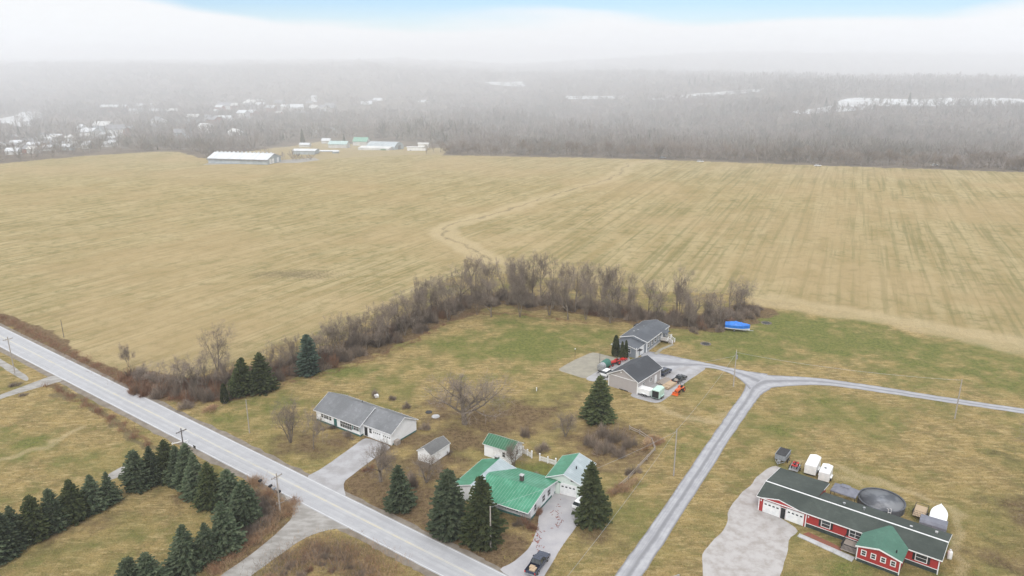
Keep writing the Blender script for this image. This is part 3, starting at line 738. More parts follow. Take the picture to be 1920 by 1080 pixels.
# main block with a deep front overhang
s_ = (r_ - e_) / 5.46
MB().prism([(1.2, 0), (10.9, 0), (10.9, e_ - .02), (5.46, r_ - .02), (1.2, e_ + .22)], 'x', 0, 10.35).build('wall', M_white, T)
ro = MB().prism([(-.6, e_ - .12), (5.46, r_), (11.4, e_ - .1), (11.4, e_), (5.46, r_ + .1), (-.6, e_ - .02)], 'x', -.5, 10.85).build('roof', M_gm_x, T)
MB().prism([(-.62, e_ - .2), (5.46, r_ - .08), (11.42, e_ - .18), (11.42, e_ + .02), (5.46, r_ + .12), (-.62, e_)], 'x', 10.853, 10.89).build('fascia', M_trim, ro)
MB().box(-.5, 10.85, -.65, -.61, e_ - .16, e_ - .0).build('fascia', M_trim, ro)
# wing
gable(T, -4.7, 2.3, .9, 10.6, 2.62, 3.82, 'y', M_white, M_gm_y, .45, .1); sheen_slope(T)
MB().box(.02, 10.38, 1.17, 10.92, 0, .4).build('foundation', M_teal, T)
for u, w in ((4.6, 1.3), (6.6, 1.8), (8.9, 1.0)): window(T, 'f', 1.2, u, .95, w, 1.25, 2 if w > 1 else 1, M_teal if w > 1.4 else None)
for u, w in ((3.0, .8), (6.2, 1.1), (8.3, 1.1)): window(T, 'r', 10.35, u, 1.0, w, 1.15)
door(T, 'r', 10.35, 10.0, .85, 2.0, .05)
ch = MB().box(5.6, 6.2, 6.1, 6.7, 3.3, 4.75).build('chimney', M_brick, T)
MB().box(5.52, 6.28, 6.02, 6.78, 4.75, 4.87).build('chimney_cap', M_concrete, ch)
ch = MB().box(-2.2, -1.5, 10.7, 11.3, 0, 4.1).build('chimney', M_brick, T)
MB().box(-2.3, -1.4, 10.6, 11.4, 4.1, 4.2).build('chimney_cap', M_concrete, ch)
# breezeway
MB().box(8.6, 11.1, 10.95, 13.0, 0, 2.35).build('breezeway', M_cream, T)
MB().slab([(8.3, 10.9, 2.75), (11.4, 10.9, 2.45), (11.4, 13.3, 2.45), (8.3, 13.3, 2.75)], .1).build('breezeway_roof', M_gm_x, T)
# ------------------------------------------------------------------ green roofed garage
T = thing('garage', 'pale garage with a green metal gable roof behind the conical spruce', 'garage', (6.6, 119.7, 0), rotz_az(115))
gable(T, 0, 6.0, 0, 7.6, 3.0, 4.25, 'y', M_cream, M_gm_y, .4, .1); sheen_slope(T)
garage_door(T, 'f', 0, 3.9, 2.9, 2.2)
MB().add([(4.3, -.02, 3.0), (5.3, -.02, 3.0), (4.3, -.02, 3.5), (4.3, -.035, 3.5), (5.3, -.035, 3.0), (4.3, -.035, 3.0)], [(0, 1, 2), (3, 4, 5), (0, 5, 4, 1), (1, 4, 3, 2), (2, 3, 5, 0)]).build('window', M_glass, T)
window(T, 'f', 0, 1.2, 1.1, .7, .9); vent_pipe(T, 4.2, 3.2, 3.9, .45, .12)
# ------------------------------------------------------------------ taupe garage
T = thing('garage', 'large taupe detached garage with a charcoal gable roof and white trim', 'garage', (23.32, 165.73, 0), rotz_az(129.5))
gable(T, 0, 7.9, 0, 10.9, 3.3, 5.35, 'y', M_tan, M_darkroof, .4, .14)
cornertrim(T, [(0, 0), (7.9, 0), (7.9, 10.9)], 0, 3.15, .2)
t = MB().box(0.02, 7.88, -.05, -.003, 3.12, 3.28); t.build('trim_band', M_trim, T)
for u in (2.8, 6.3): window(T, 'r', 7.9, u, 1.3, .9, .9, 2)
door(T, 'r', 7.9, 8.7, .9, 2.05, .02); MB().box(3.0, 5.4, -.06, -.004, .02, .22).build('wall_vent', M_black, T)
MB().box(3.2, 3.5, -.12, -.004, 4.3, 4.6).build('wall_lamp', M_trim, T)
# ------------------------------------------------------------------ grey ranch house
T = thing('grey_house', 'blue grey house with slate roof and white porch at the gravel drive end', 'house', (29.82, 191.23, 0), rotz_az(123.3))
gable(T, 0, 7.55, 0, 15.1, 3.05, 4.1, 'y', M_bluegrey, M_slateroof, .3, .14)
gable(T, -.2, 6.9, -5.2, -.02, 2.5, 3.35, 'y', M_bluegrey, M_slateroof, .22, .12)
MB().box(.02, 7.6, .05, 15.13, 0, .5).build('foundation', M_concrete, T)
cornertrim(T, [(7.55, 0), (7.55, 15.1), (6.9, -5.2)], .1, 2.9, .16)
for u in (1.3, 3.6, 6.0, 8.3, 13.5): window(T, 'r', 7.55, u, 1.25, .9, 1.3, 1, None, None, .11)
door(T, 'r', 7.55, 10.6, 1.0, 2.05, .9)
# entry gable, porch, stairs
pg = MB().slab([(7.6, 9.4, 2.95), (9.6, 9.4, 2.75), (9.6, 10.6, 3.5), (7.6, 10.6, 3.6)], .1).slab([(7.6, 10.6, 3.6), (9.6, 10.6, 3.5), (9.6, 11.8, 2.75), (7.6, 11.8, 2.95)], .1); pg.build('porch_roof', M_slateroof, T)
MB().box(7.62, 9.7, 9.2, 12.4, .65, .85).build('porch_deck', M_greywood, T)
st = MB()
for k in range(4): st.box(9.7 + k * .3, 10.0 + k * .3, 10.0, 11.6, 0, .7 - k * .16)
st.build('porch_steps', M_greywood, T)
rl = MB()
for y_ in (9.2, 12.4):
    for z_ in (1.0, 1.7): rl.box(7.62, 9.7, y_ - .04, y_ + .04, z_, z_ + .08)
    for i in range(11): rl.box(7.7 + i * .19, 7.75 + i * .19, y_ - .02, y_ + .02, 1.08, 1.7)
for y_ in (9.9, 11.7):
    rl.add([(9.7, y_ - .04, 1.7), (9.7, y_ + .04, 1.7), (10.9, y_ + .04, 1.0), (10.9, y_ - .04, 1.0), (9.7, y_ - .04, 1.8), (9.7, y_ + .04, 1.8), (10.9, y_ + .04, 1.1), (10.9, y_ - .04, 1.1)], [(0,3,2,1),(4,5,6,7),(0,1,5,4),(1,2,6,5),(2,3,7,6),(3,0,4,7)])
    for i in range(6): rl.box(9.75 + i * .22, 9.8 + i * .22, y_ - .02, y_ + .02, .5 - i * .08, 1.7 - i * .12)
for x_, y_ in ((9.7, 9.2), (9.7, 12.4), (9.7, 9.9), (9.7, 11.7), (10.95, 9.9), (10.95, 11.7)): rl.box(x_ - .07, x_ + .07, y_ - .07, y_ + .07, 0 if x_ > 10 else .8, 1.95 if x_ < 10 else 1.25)
rl.build('porch_railing', M_trim, T)
garage_door(T, 'r', 6.9, -1.6, 2.6, 2.1, 0); door(T, 'r', 6.9, -4.2, .9, 2.0, .1)
MB().box(7.0, 8.0, -4.9, -3.6, 2.15, 2.3).build('door_canopy', M_black, T)
window(T, 'f', -5.2, 4.8, 1.2, .9, 1.1)
for x_, y_ in ((2.2, 5.5), (2.5, 9.0), (3.0, 12.5), (1.6, 4.0)): MB().box(x_, x_ + .5, y_, y_ + .35, 3.4, 3.95).build('roof_vent', M_steel, T)
MB().box(-3.2, -.02, 9.0, 13.5, .2, .35).build('back_deck', M_greywood, T)
MB().box(-1.8, -.6, 12.0, 14.4, .5, 2.4).build('deck_shelter', M_black, T)
# ------------------------------------------------------------------ red house
T = thing('red_house', 'very long red house with dark green shingle roof, white ridge and two garage doors', 'house', (43.03, 113.59, 0), rotz_az(128.2))
MB().prism([(0, 0), (11, 0), (11, 2.72), (3.83, 3.5), (0, 2.78)], 'x', 0, 8.0).build('wall', M_red, T)
ro = MB().prism([(-.4, 2.72), (3.83, 3.6), (11.4, 2.78), (11.4, 2.91), (3.83, 3.74), (-.4, 2.85)], 'x', -.4, 8.38).build('roof', M_mossroof, T)
for xa, xb in ((-.44, -.403), (8.383, 8.397)): MB().prism([(-.4 if xa < 0 else 8.1, 2.68 if xa < 0 else 3.0), (3.83, 3.56), (11.42, 2.74), (11.42, 2.93), (3.83, 3.76), (-.4, 2.86)] if xa < 0 else [(8.07, 3.06), (11.42, 2.74), (11.42, 2.93), (8.07, 3.28)], 'x', xa, xb).build('fascia', M_trim, ro)
MB().box(-.4, 8.38, -.435, -.403, 2.68, 2.86).build('fascia', M_trim, ro)
wl = MB().prism([(0.02, .75), (7.66, .75), (7.66, 2.78), (3.83, 3.57), (0.02, 2.78)], 'x', 8.03, 27.81); wl.build('wall', M_red, T)
MB().box(8.04, 27.78, .08, 7.6, 0, .75).build('skirting', M_skirt, T)
s_ = (3.58 - 2.8) / 3.83
ro = MB().prism([(-.4, 2.72), (3.83, 3.6), (8.06, 2.72), (8.06, 2.85), (3.83, 3.74), (-.4, 2.85)], 'x', 8.4, 28.2).build('roof', M_mossroof, T)
MB().box(8.4, 28.2, -.435, -.403, 2.68, 2.86).build('fascia', M_trim, ro)
MB().prism([(-.4, 2.68), (3.83, 3.56), (8.06, 2.68), (8.06, 2.86), (3.83, 3.76), (-.4, 2.86)], 'x', 28.203, 28.24).build('fascia', M_trim, ro)
MB().box(8.4, 28.2, 3.72, 3.94, 3.70, 3.80).build('ridge_cap', M_trim, ro)
MB().box(-.4, 8.385, 3.72, 3.94, 3.70, 3.80).build('ridge_cap', M_trim, ro)
garage_door(T, 'f', 0, 2.2, 2.75, 2.2, 4, 0); garage_door(T, 'f', 0, 6.2, 2.75, 2.2, 4, 0); door(T, 'f', 0, 4.2, .8, 2.05, .02, M_black)
# low reverse gable over the garage doors
MB().prism([(.8, 2.86), (6.6, 2.86), (3.4, 3.5)], 'y', -.42, .6).build('false_gable', M_red, T)
rg = MB().slab([(3.4, -.46, 3.62), (3.4, 2.2, 3.62), (.5, 2.2, 2.92), (.5, -.46, 2.92)], .09); rg.slab([(6.9, -.46, 2.92), (6.9, 2.2, 2.92), (3.4, 2.2, 3.62), (3.4, -.46, 3.62)], .09); rgo = rg.build('gable_roof', M_mossroof, T)
MB().slab([(3.4, -.50, 3.64), (3.4, -.463, 3.64), (.5, -.463, 2.94), (.5, -.5, 2.94)], .14).slab([(6.9, -.5, 2.94), (6.9, -.463, 2.94), (3.4, -.463, 3.64), (3.4, -.5, 3.64)], .14).build('fascia', M_trim, rgo)
cornertrim(T, [(0, 0), (8.0, 0.0), (27.82, 0.02), (0, 11)], 0.02, 2.72, .14)
MB().box(8.1, 27.8, -.02, .015, .75, .85).build('trim_band', M_trim, T)
for u, w_, mu in ((11.2, 1.3, 1), (15.8, 1.7, 2)): window(T, 'f', .02, u, 1.25, w_, 1.15, mu, M_black, None, .1)
window(T, 'f', .02, 25.4, 1.25, 1.5, 1.15, 1, M_black, None, .1); window(T, 'b', 7.66, 20, 1.2, 1.2, 1.0)
for x_, y_ in ((12.5, 5.1), (15.5, 5.7)): MB().tube((x_, y_, 3.0), (x_, y_, 3.75), .13).tube((x_, y_, 3.75), (x_, y_, 3.85), .22).build('roof_vent', M_steel, T)
for x_, y_ in ((22.5, 5.3), (26.0, 6.2)): MB().box(x_, x_ + .4, y_, y_ + .4, 2.95, 3.45).build('roof_vent', M_concrete, T)
for u in (.35, 8.4): MB().box(u - .08, u + .08, -.14, -.003, 2.0, 2.25).build('wall_lamp', M_trim, T)
# porch block
P0 = Vector((53.93, 99.7, 0)); inv = Matrix.Rotation(-rotz_az(128.2), 3, 'Z'); q = inv @ (P0 - T.location)
x0, y0 = q.x, q.y
MB().prism([(x0, .6), (x0 + 6.1, .6), (x0 + 6.1, 2.78), (x0 + 3.05, 3.5), (x0, 2.78)], 'y', y0, -.02).build('porch_wall', M_red, T)
MB().box(x0 + .04, x0 + 6.06, y0 + .05, -.02, 0, .6).build('porch_skirting', M_skirt, T)
pr = MB().prism([(x0 - .3, 2.72), (x0 + 3.05, 3.52), (x0 + 6.4, 2.72), (x0 + 6.4, 2.86), (x0 + 3.05, 3.68), (x0 - .3, 2.86)], 'y', y0 - .3, 3.2).build('porch_roof', M_brightgreenroof, T)
MB().prism([(x0 - .3, 2.66), (x0 + 3.05, 3.46), (x0 + 6.4, 2.66), (x0 + 6.4, 2.88), (x0 + 3.05, 3.70), (x0 - .3, 2.88)], 'y', y0 - .34, y0 - .303).build('fascia', M_trim, pr)
cornertrim(T, [(x0, y0), (x0 + 6.1, y0)], .3, 2.7, .14)
for k in range(4): window(T, 'f', y0, x0 + .95 + k * 1.4, 1.5, .55, .75, 1, None, None, .12)
MB().box(x0 + .1, x0 + 6.0, y0 - .03, y0 - .002, .58, .68).build('trim_band', M_trim, T)
vent_pipe(T, x0 + 5.2, y0 + 1.2, 3.1, .5, .1)
# deck with railing and steps left of the porch block
MB().box(x0 - 2.6, x0 - .05, y0 + .9, -.04, .45, .6).build('deck', M_greywood, T)
rl = MB()
for i in range(14): rl.box(x0 - 2.6 + i * .19, x0 - 2.53 + i * .19, y0 + .9, y0 + .94, .6, 1.5)
for i in range(10): rl.box(x0 - 2.62, x0 - 2.58, y0 + .95 + i * .2, y0 + .99 + i * .2, .6, 1.5)
rl.box(x0 - 2.64, x0 - .1, y0 + .86, y0 + .98, 1.5, 1.6); rl.box(x0 - 2.66, x0 - 2.56, y0 + .9, -.1, 1.5, 1.57)
rl.build('deck_railing', M_black, T)
# walk
a, b_ = at(1497, 1003), at(1605, 1050)
inv2 = lambda v: inv @ (v - T.location)
qa, qb = inv2(a), inv2(b_)
wm = MB().taper([W(1499, 1001), W(1495, 1006), W(1597, 1053.5), W(1603, 1046)], [W(1499, 1001) + Vector((0, 0, .12)), W(1495, 1006) + Vector((0, 0, .12)), W(1597, 1053.5) + Vector((0, 0, .12)), W(1603, 1046) + Vector((0, 0, .12))])
tag(wm.build('walkway', M_concrete), kind='structure')
wm = MB(); P_ = [W(1229, 664.5), W(1240, 655), W(1250, 651), W(1262, 646)]
for p0, p1 in zip(P_[:-1], P_[1:]):
    dd = (p1 - p0).normalized(); nn = Vector((-dd.y, dd.x, 0)) * .45
    wm.taper([p0 - nn, p1 - nn, p1 + nn, p0 + nn], [p + Vector((0, 0, .1)) for p in (p0 - nn, p1 - nn, p1 + nn, p0 + nn)])
tag(wm.build('walkway', M_sand), kind='structure')
# ------------------------------------------------------------------ pool, gazebo, tank
c = W(1652, 943, .6); c.z = 0
T = thing('swimming_pool', 'round above-ground swimming pool with a dark winter cover behind the red house', 'pool', c)
n_ = 40; ring = lambda r, z: [(r * math.cos(2 * math.pi * i / n_), r * math.sin(2 * math.pi * i / n_), z) for i in range(n_)]
m = MB().loft([ring(3.8, 0), ring(3.8, 1.25)], cap=False); m.loft([ring(3.8, 1.25), ring(3.88, 1.25), ring(3.88, 1.32), ring(3.62, 1.32), ring(3.6, .9)], cap=False); m.build('pool_wall', M_pool, T, smooth=False)
cv = [ring(3.61, 1.22)]
for r_, z_ in ((3.3, 1.1), (2.2, .98), (1.2, .95), (.3, .95)): cv.append(ring(r_, z_))
MB().loft(cv).build('pool_cover', M_poolcover, T, smooth=True)
m = MB()
for s in (-.25, .25): m.tube((s - .5, -3.9, 0), (s - .5, -3.9, 1.9), .04).tube((s - .5, -3.9, 1.9), (s - .5, -3.4, 1.7), .04)
for z_ in (.3, .6, .9, 1.2): m.box(-.75, -.25, -3.95, -3.85, z_, z_ + .05)
m.build('ladder', M_trim, T)
MB().tube((.5, -4.4, 0), (.5, -4.4, .7), .28, n=14).box(.9, 1.5, -4.6, -4.2, 0, .4).build('pool_pump', M_trim, T)
c = W(1583, 930, 1.2); c.z = 0
T = thing('gazebo', 'grey canopy gazebo with a vented top beside the round pool', 'gazebo', c, rotz_az(128))
hx = [(-2.1, -1.5), (2.1, -1.5), (2.1, 1.5), (-2.1, 1.5)]
m = MB().loft([[(x, y, 2.15) for x, y in hx], [(x, y, 2.35) for x, y in hx], [(x * .28, y * .28, 3.1) for x, y in hx]]); m.build('canopy', M_canvas, T)
MB().loft([[(x * .36, y * .36, 3.14) for x, y in hx], [(x * .36, y * .36, 3.2) for x, y in hx], [(x * .04, y * .04, 3.5) for x, y in hx]]).build('canopy_top', M_canvas, T)
for x, y in hx: MB().tube((x * .95, y * .95, 0), (x * .95, y * .95, 2.2), .05).build('post', M_black, T)
c = W(1779.5, 1047); 
T = thing('propane_tank', 'upright white gas cylinder at the right end wall of the red house', 'gas tank', c)
m = MB(); m.loft([[(r_ * math.cos(2 * math.pi * i / 20), r_ * math.sin(2 * math.pi * i / 20), z_) for i in range(20)] for r_, z_ in ((.36, .02), (.38, .1), (.38, 1.15), (.33, 1.32), (.2, 1.42))]); m.build('tank', M_whitepaint, T, smooth=True)
MB().tube((0, 0, 1.40), (0, 0, 1.62), .17, n=16).build('valve_collar', M_whitepaint, T)
# ------------------------------------------------------------------ trailers, machines, vehicles
def wheel_set(T, pts, r, w, ax='y', mat=None):
    for p in pts:
        wh = MB().wheel(p, r, w, ax).build('wheel', M_rubber, T)
        d = Vector((0, w * .5 + .01, 0)) if ax == 'y' else Vector((w * .5 + .01, 0, 0))
        MB().tube(Vector(p) - d, Vector(p) + d, r * .5, n=12).build('rim', mat or M_steel, wh)
def pickup(T, paint, bed_load=False):
    """5.6 m long, nose toward +x"""
    b = MB(); hw = .93
    prof = [(-2.8, .45), (-2.8, 1.02), (-.55, 1.05), (.95, 1.07), (2.55, .98), (2.8, .80), (2.8, .42)]
    b.prism([(x, z_) for x, z_ in [(-.55, .42), (-.55, 1.05), (.95, 1.07), (2.5, 1.0), (2.78, .85), (2.8, .42)]], 'y', -hw, hw)
    for s in (-1, 1): 
        l2, h2 = sorted((s * hw, s * (hw - .1))); b.box(-2.8, -.55, l2, h2, .45, 1.04)
    b.box(-2.8, -2.7, -hw + .1, hw - .1, .45, 1.03); b.box(-2.7, -.55, -hw + .1, hw - .1, .45, .56)
    b.build('body', paint, T, bevel=.05)
    cb = MB().taper([(-.75, -.88, 1.03), (1.25, -.88, 1.03), (1.25, .88, 1.03), (-.75, .88, 1.03)], [(-.5, -.68, 1.68), (.45, -.68, 1.68), (.45, .68, 1.68), (-.5, .68, 1.68)])
    gl = cb.build('window', M_glass, T)
    MB().box(-.52, .48, -.69, .69, 1.66, 1.73).build('cab_roof', paint, T, bevel=.03)
    p_ = MB()
    for s in (-1, 1):
        for xa, xb in ((-.75, -.5), (.35, .05), (1.25, .45)): p_.tube((xa, s * .885, 1.03), (xb if xa != .35 else .1, s * .69, 1.68), .045, n=6)
    p_.build('cab_pillar', paint, T)
    for s in (-1, 1):
        MB().box(2.72, 2.82, s * .62 - .16, s * .62 + .16, .68, .84).build('headlight', M_trim, T)
        MB().box(-2.83, -2.79, s * .84 - .07, s * .84 + .07, .62, .95).build('tail_light', M_redpaint, T)
        MB().box(.55, .75, s * .95 - .08 + s * .08, s * .95 + .08 + s * .08, 1.12, 1.28).build('mirror', M_black, T)
    MB().box(2.78, 2.9, -.88, .88, .42, .6).build('bumper', M_black, T); MB().box(-2.92, -2.8, -.88, .88, .42, .6).build('bumper', M_steel, T)
    if bed_load: 
        MB().box(-2.4, -1.3, -.55, .35, .565, .95).box(-1.9, -1.2, -.2, .6, .565, 1.05).build('load', bed_load, T, bevel=.06)
    wheel_set(T, [(x, s * .84, .38) for x in (-1.75, 1.85) for s in (-1, 1)], .38, .24)
c = W(1008, 1062); T = thing('pickup_truck', 'navy pickup truck with a load in its bed at the foot of the asphalt driveway', 'pickup truck', c, rotz_az(27)); pickup(T, M_navy, M_wood)
c = W(1273.5, 714); T = thing('pickup_truck', 'black pickup truck with an open bed on the concrete pad beside the taupe garage', 'pickup truck', c, rotz_az(43)); pickup(T, M_darkpaint, M_greywood); T.scale = (.88,) * 3
def suv(T, paint, L_=4.6, hw=.9):
    k = L_ / 4.6
    MB().prism([(x * k, z_) for x, z_ in [(-2.3, .42), (-2.3, 1.0), (.95, 1.0), (2.1, .9), (2.3, .72), (2.3, .42)]], 'y', -hw, hw).build('body', paint, T, bevel=.06)
    MB().taper([(-2.2 * k, -hw + .06, .98), (1.3 * k, -hw + .06, .98), (1.3 * k, hw - .06, .98), (-2.2 * k, hw - .06, .98)], [(-1.9 * k, -hw + .25, 1.55), (.5 * k, -hw + .25, 1.55), (.5 * k, hw - .25, 1.55), (-1.9 * k, hw - .25, 1.55)]).build('window', M_glass, T)
    MB().box(-1.92 * k, .52 * k, -hw + .24, hw - .24, 1.54, 1.62).build('car_roof', paint, T, bevel=.04)
    for s in (-1, 1):
        MB().box(2.24 * k, 2.33 * k, s * .6 - .15, s * .6 + .15, .62, .78).build('headlight', M_trim, T)
    wheel_set(T, [(x * k, s * (hw - .08), .35) for x in (-1.45, 1.45) for s in (-1, 1)], .35, .2)
c = W(1246, 701); T = thing('parked_car', 'dark blue car parked against the far side of the taupe garage', 'car', c, rotz_az(40)); suv(T, M_navy, 4.4)
c = W(1092, 948); T = thing('parked_car', 'white car on the driveway mostly hidden behind the conical spruce', 'car', c, rotz_az(36)); suv(T, M_whitepaint, 4.3)
c = W(1139, 703); T = thing('parked_car', 'white car half hidden behind the front left corner of the taupe garage', 'car', c, rotz_az(38)); suv(T, M_whitepaint, 4.0)
def tractor(T, paint, s=1.0, loader=True):
    b = MB().box(-.2, 1.5, -.3, .3, .7, 1.15).taper([(1.5, -.3, .7), (1.75, -.25, .7), (1.75, .25, .7), (1.5, .3, .7)], [(1.5, -.3, 1.15), (1.7, -.25, 1.05), (1.7, .25, 1.05), (1.5, .3, 1.15)])
    b.build('hood', paint, T, bevel=.05); MB().box(-1.0, 1.4, -.22, .22, .4, .7).build('chassis', M_black, T)
    for sg in (-1, 1): 
        MB().prism([(-1.25, .9), (-1.1, 1.2), (-.5, 1.2), (-.25, .9), (-.3, .8), (-1.2, .8)], 'y', *sorted((sg * .35, sg * .72))).build('fender', paint, T)
    MB().box(-.95, -.5, -.22, .22, .9, 1.0).box(-1.0, -.92, -.22, .22, 1.0, 1.4).build('seat', M_black, T)
    r_ = MB().tube((-1.05, -.5, .7), (-1.15, -.5, 2.0), .04).tube((-1.05, .5, .7), (-1.15, .5, 2.0), .04).tube((-1.15, -.5, 2.0), (-1.15, .5, 2.0), .04); r_.build('roll_bar', M_black, T)
    MB().tube((-.1, 0, 1.1), (-.35, 0, 1.4), .03).tube((-.36, -.16, 1.42), (-.36, .16, 1.42), .03).build('steering_wheel', M_black, T)
    wheel_set(T, [(-.75, -.62, .6), (-.75, .62, .6)], .6, .32, mat=paint); wheel_set(T, [(1.25, -.52, .35), (1.25, .52, .35)], .35, .22, mat=paint)
    if loader:
        a = MB()
        for sg in (-1, 1): a.tube((.1, sg * .42, 1.1), (1.6, sg * .42, 1.0), .06, n=6).tube((1.6, sg * .42, 1.0), (2.15, sg * .42, .35), .06, n=6)
        a.build('loader_arm', paint, T)
        MB().prism([(2.1, .1), (2.7, .08), (2.7, .14), (2.2, .2), (2.15, .65), (2.08, .65)], 'y', -.75, .75).build('bucket', paint, T)
    T.scale = (s,) * 3
c = W(1274.5, 735); T = thing('tractor', 'small orange tractor on the grass edge near the black pickup truck', 'tractor', c, rotz_az(40 + 180)); tractor(T, M_orange, 1.02)
c = W(1153, 684); T = thing('tractor', 'red tractor with a loader parked behind the taupe garage', 'tractor', c, rotz_az(235)); tractor(T, M_redpaint, 1.05)
c = W(1167, 678); T = thing('farm_implement', 'red hay implement beside the red tractor below the arborvitae', 'farm machine', c, rotz_az(60))
m = MB().tube((-1.5, 0, .6), (1.5, 0, .6), .09)
for i in range(6): m.tube((-1.3 + i * .52, -.6, .45), (-1.3 + i * .52, .6, .75), .05, n=6)
m.box(-.5, .5, -.35, .35, .55, .95); m.build('frame', M_redpaint, T); wheel_set(T, [(-1.1, .1, .35), (1.1, .1, .35)], .35, .18)
def enclosed_trailer(T, Lc, wd, ht, mat, nose=.7, open_rear=None, hatch=False):
    hw = wd / 2; z0 = .45
    V0 = [(-Lc / 2, -hw), (Lc / 2 - nose, -hw), (Lc / 2, 0), (Lc / 2 - nose, hw), (-Lc / 2, hw)]
    cr_ = .1
    b = MB().loft([[(x, y, z0) for x, y in V0], [(x, y, ht) for x, y in V0], [(x * .97, y * .93, ht + cr_) for x, y in V0]]); b.build('trailer_body', mat, T)
    if open_rear: MB().box(-Lc / 2 - .03, -Lc / 2 - .002, -hw + .12, hw - .12, z0 + .08, ht - .12).build('rear_opening', open_rear, T)
    if hatch: MB().box(-.3, .1, -.05, .35, ht + cr_ - .02, ht + cr_ + .06).build('roof_hatch', M_black, T)
    MB().prism([(Lc / 2 - .8, .40), (Lc / 2 + 1.0, .40), (Lc / 2 + 1.0, .48), (Lc / 2 - .8, .48)], 'y', -.06, .06).box(-Lc / 2, Lc / 2 - .6, -hw + .1, hw - .1, .36, .44).build('chassis', M_black, T)
    f = MB()
    for s in (-1, 1): f.box(-.75, .75, *sorted((s * (hw + .003), s * (hw + .26))), .74, .8)
    f.build('mudguard', mat, T)
    wheel_set(T, [(x, s * (hw + .12), .34) for x in (-.38, .38) for s in (-1, 1)], .34, .2)
c = W(1211, 741); T = thing('enclosed_trailer', 'low white enclosed trailer against the corner of the taupe garage', 'trailer', c, rotz_az(128)); enclosed_trailer(T, 3.4, 1.9, 1.75, M_whitepaint, .4)
c = W(1234, 745); T = thing('horse_trailer', 'mint green high box trailer with its dark open rear beside the concrete pad', 'trailer', c, rotz_az(35)); enclosed_trailer(T, 3.4, 1.9, 2.3, M_mint, .5, M_black)
c = W(1523, 882); T = thing('enclosed_trailer', 'longer white enclosed trailer left of its smaller twin behind the red house', 'trailer', c, rotz_az(33)); enclosed_trailer(T, 5.0, 2.1, 2.2, M_whitepaint, .6)
c = W(1547, 897); T = thing('enclosed_trailer', 'smaller white enclosed trailer with a dark roof hatch behind the red house', 'trailer', c, rotz_az(33)); enclosed_trailer(T, 3.9, 1.9, 2.1, M_whitepaint, .4, hatch=True)
# lumber piles
for k, (px, py, az, n_, lab) in enumerate([(1255, 724, 41, 3, 'pile of long boards under a tan sheet on the pad beside the black pickup truck'), (1246, 716, 41, 2, 'low pile of brown boards nearest the wall of the taupe garage')]):
    c = W(px, py); T = thing('lumber_pile', lab, 'lumber', c, rotz_az(az)); b = MB()
    for l in range(n_):
        for i in range(6): 
            o_ = rnd.uniform(-.25, .25); b.box(-2.2 + o_, 2.0 + o_, -1.0 + i * .34, -1.0 + i * .34 + .29, .1 + l * .17, .25 + l * .17)
    b.build('board_stack', M_wood if k == 0 else M_greywood, T); MB().box(-1.6, -1.4, -1.1, 1.1, 0, .1).box(1.3, 1.5, -1.1, 1.1, 0, .1).build('bearer', M_greywood, T)
    if k == 0: MB().box(-.9, 1.5, -.9, .6, .1 + n_ * .17 + .003, .17 + n_ * .17).build('top_sheet', M_wood, T)
# green and white tank wagon
c = W(1131, 694); T = thing('tank_wagon', 'green horizontal tank on a frame beside the sandy pad', 'tank', c, rotz_az(34))
rr_ = lambda x, r_: [(x, r_ * math.cos(2 * math.pi * i / 18), 1.35 + r_ * math.sin(2 * math.pi * i / 18)) for i in range(18)]
MB().loft([rr_(-.2, .95), rr_(0, 1.05), rr_(2.3, 1.05), rr_(2.5, .9)]).build('tank', M_greentank, T, smooth=False)
MB().loft([rr_(-1.8, .6), rr_(-1.7, .95), rr_(-.22, .95)]).build('end_drum', M_steel, T)
MB().box(-1.6, 2.3, -.7, .7, .2, .36).box(-3.4, -1.6, -.05, .05, .3, .4).build('chassis', M_black, T); wheel_set(T, [(.6, -.95, .4), (.6, .95, .4)], .4, .22)
# dump trailer
c = W(1466, 863); T = thing('dump_trailer', 'grey dump trailer with a black cover at the top of the gravel yard', 'trailer', c, rotz_az(216))
MB().box(-1.9, 1.5, -1.0, 1.0, .75, 1.75).build('trailer_body', M_greypaint, T); m = MB()
for i in range(6):
    for s in (-1, 1): m.box(-1.8 + i * .62, -1.72 + i * .62, *sorted((s * 1.003, s * 1.07)), .75, 1.72)
m.box(-1.95, 1.55, -1.08, -1.003, 1.66, 1.76).box(-1.95, 1.55, 1.003, 1.08, 1.66, 1.76); m.build('side_rib', M_greypaint, T)
MB().box(-1.85, 1.45, -.96, .96, 1.755, 1.80).build('cover', M_canvas if False else M_black, T)
m = MB().tube((1.5, -.9, .6), (3.0, 0, .6), .06).tube((1.5, .9, .6), (3.0, 0, .6), .06).box(1.9, 2.4, -.3, .3, .62, 1.0).tube((2.7, 0, .1), (2.7, 0, 1.1), .05); m.build('drawbar', M_steel, T)
wheel_set(T, [(x, s * 1.15, .36) for x in (-.6, .2) for s in (-1, 1)], .36, .2)
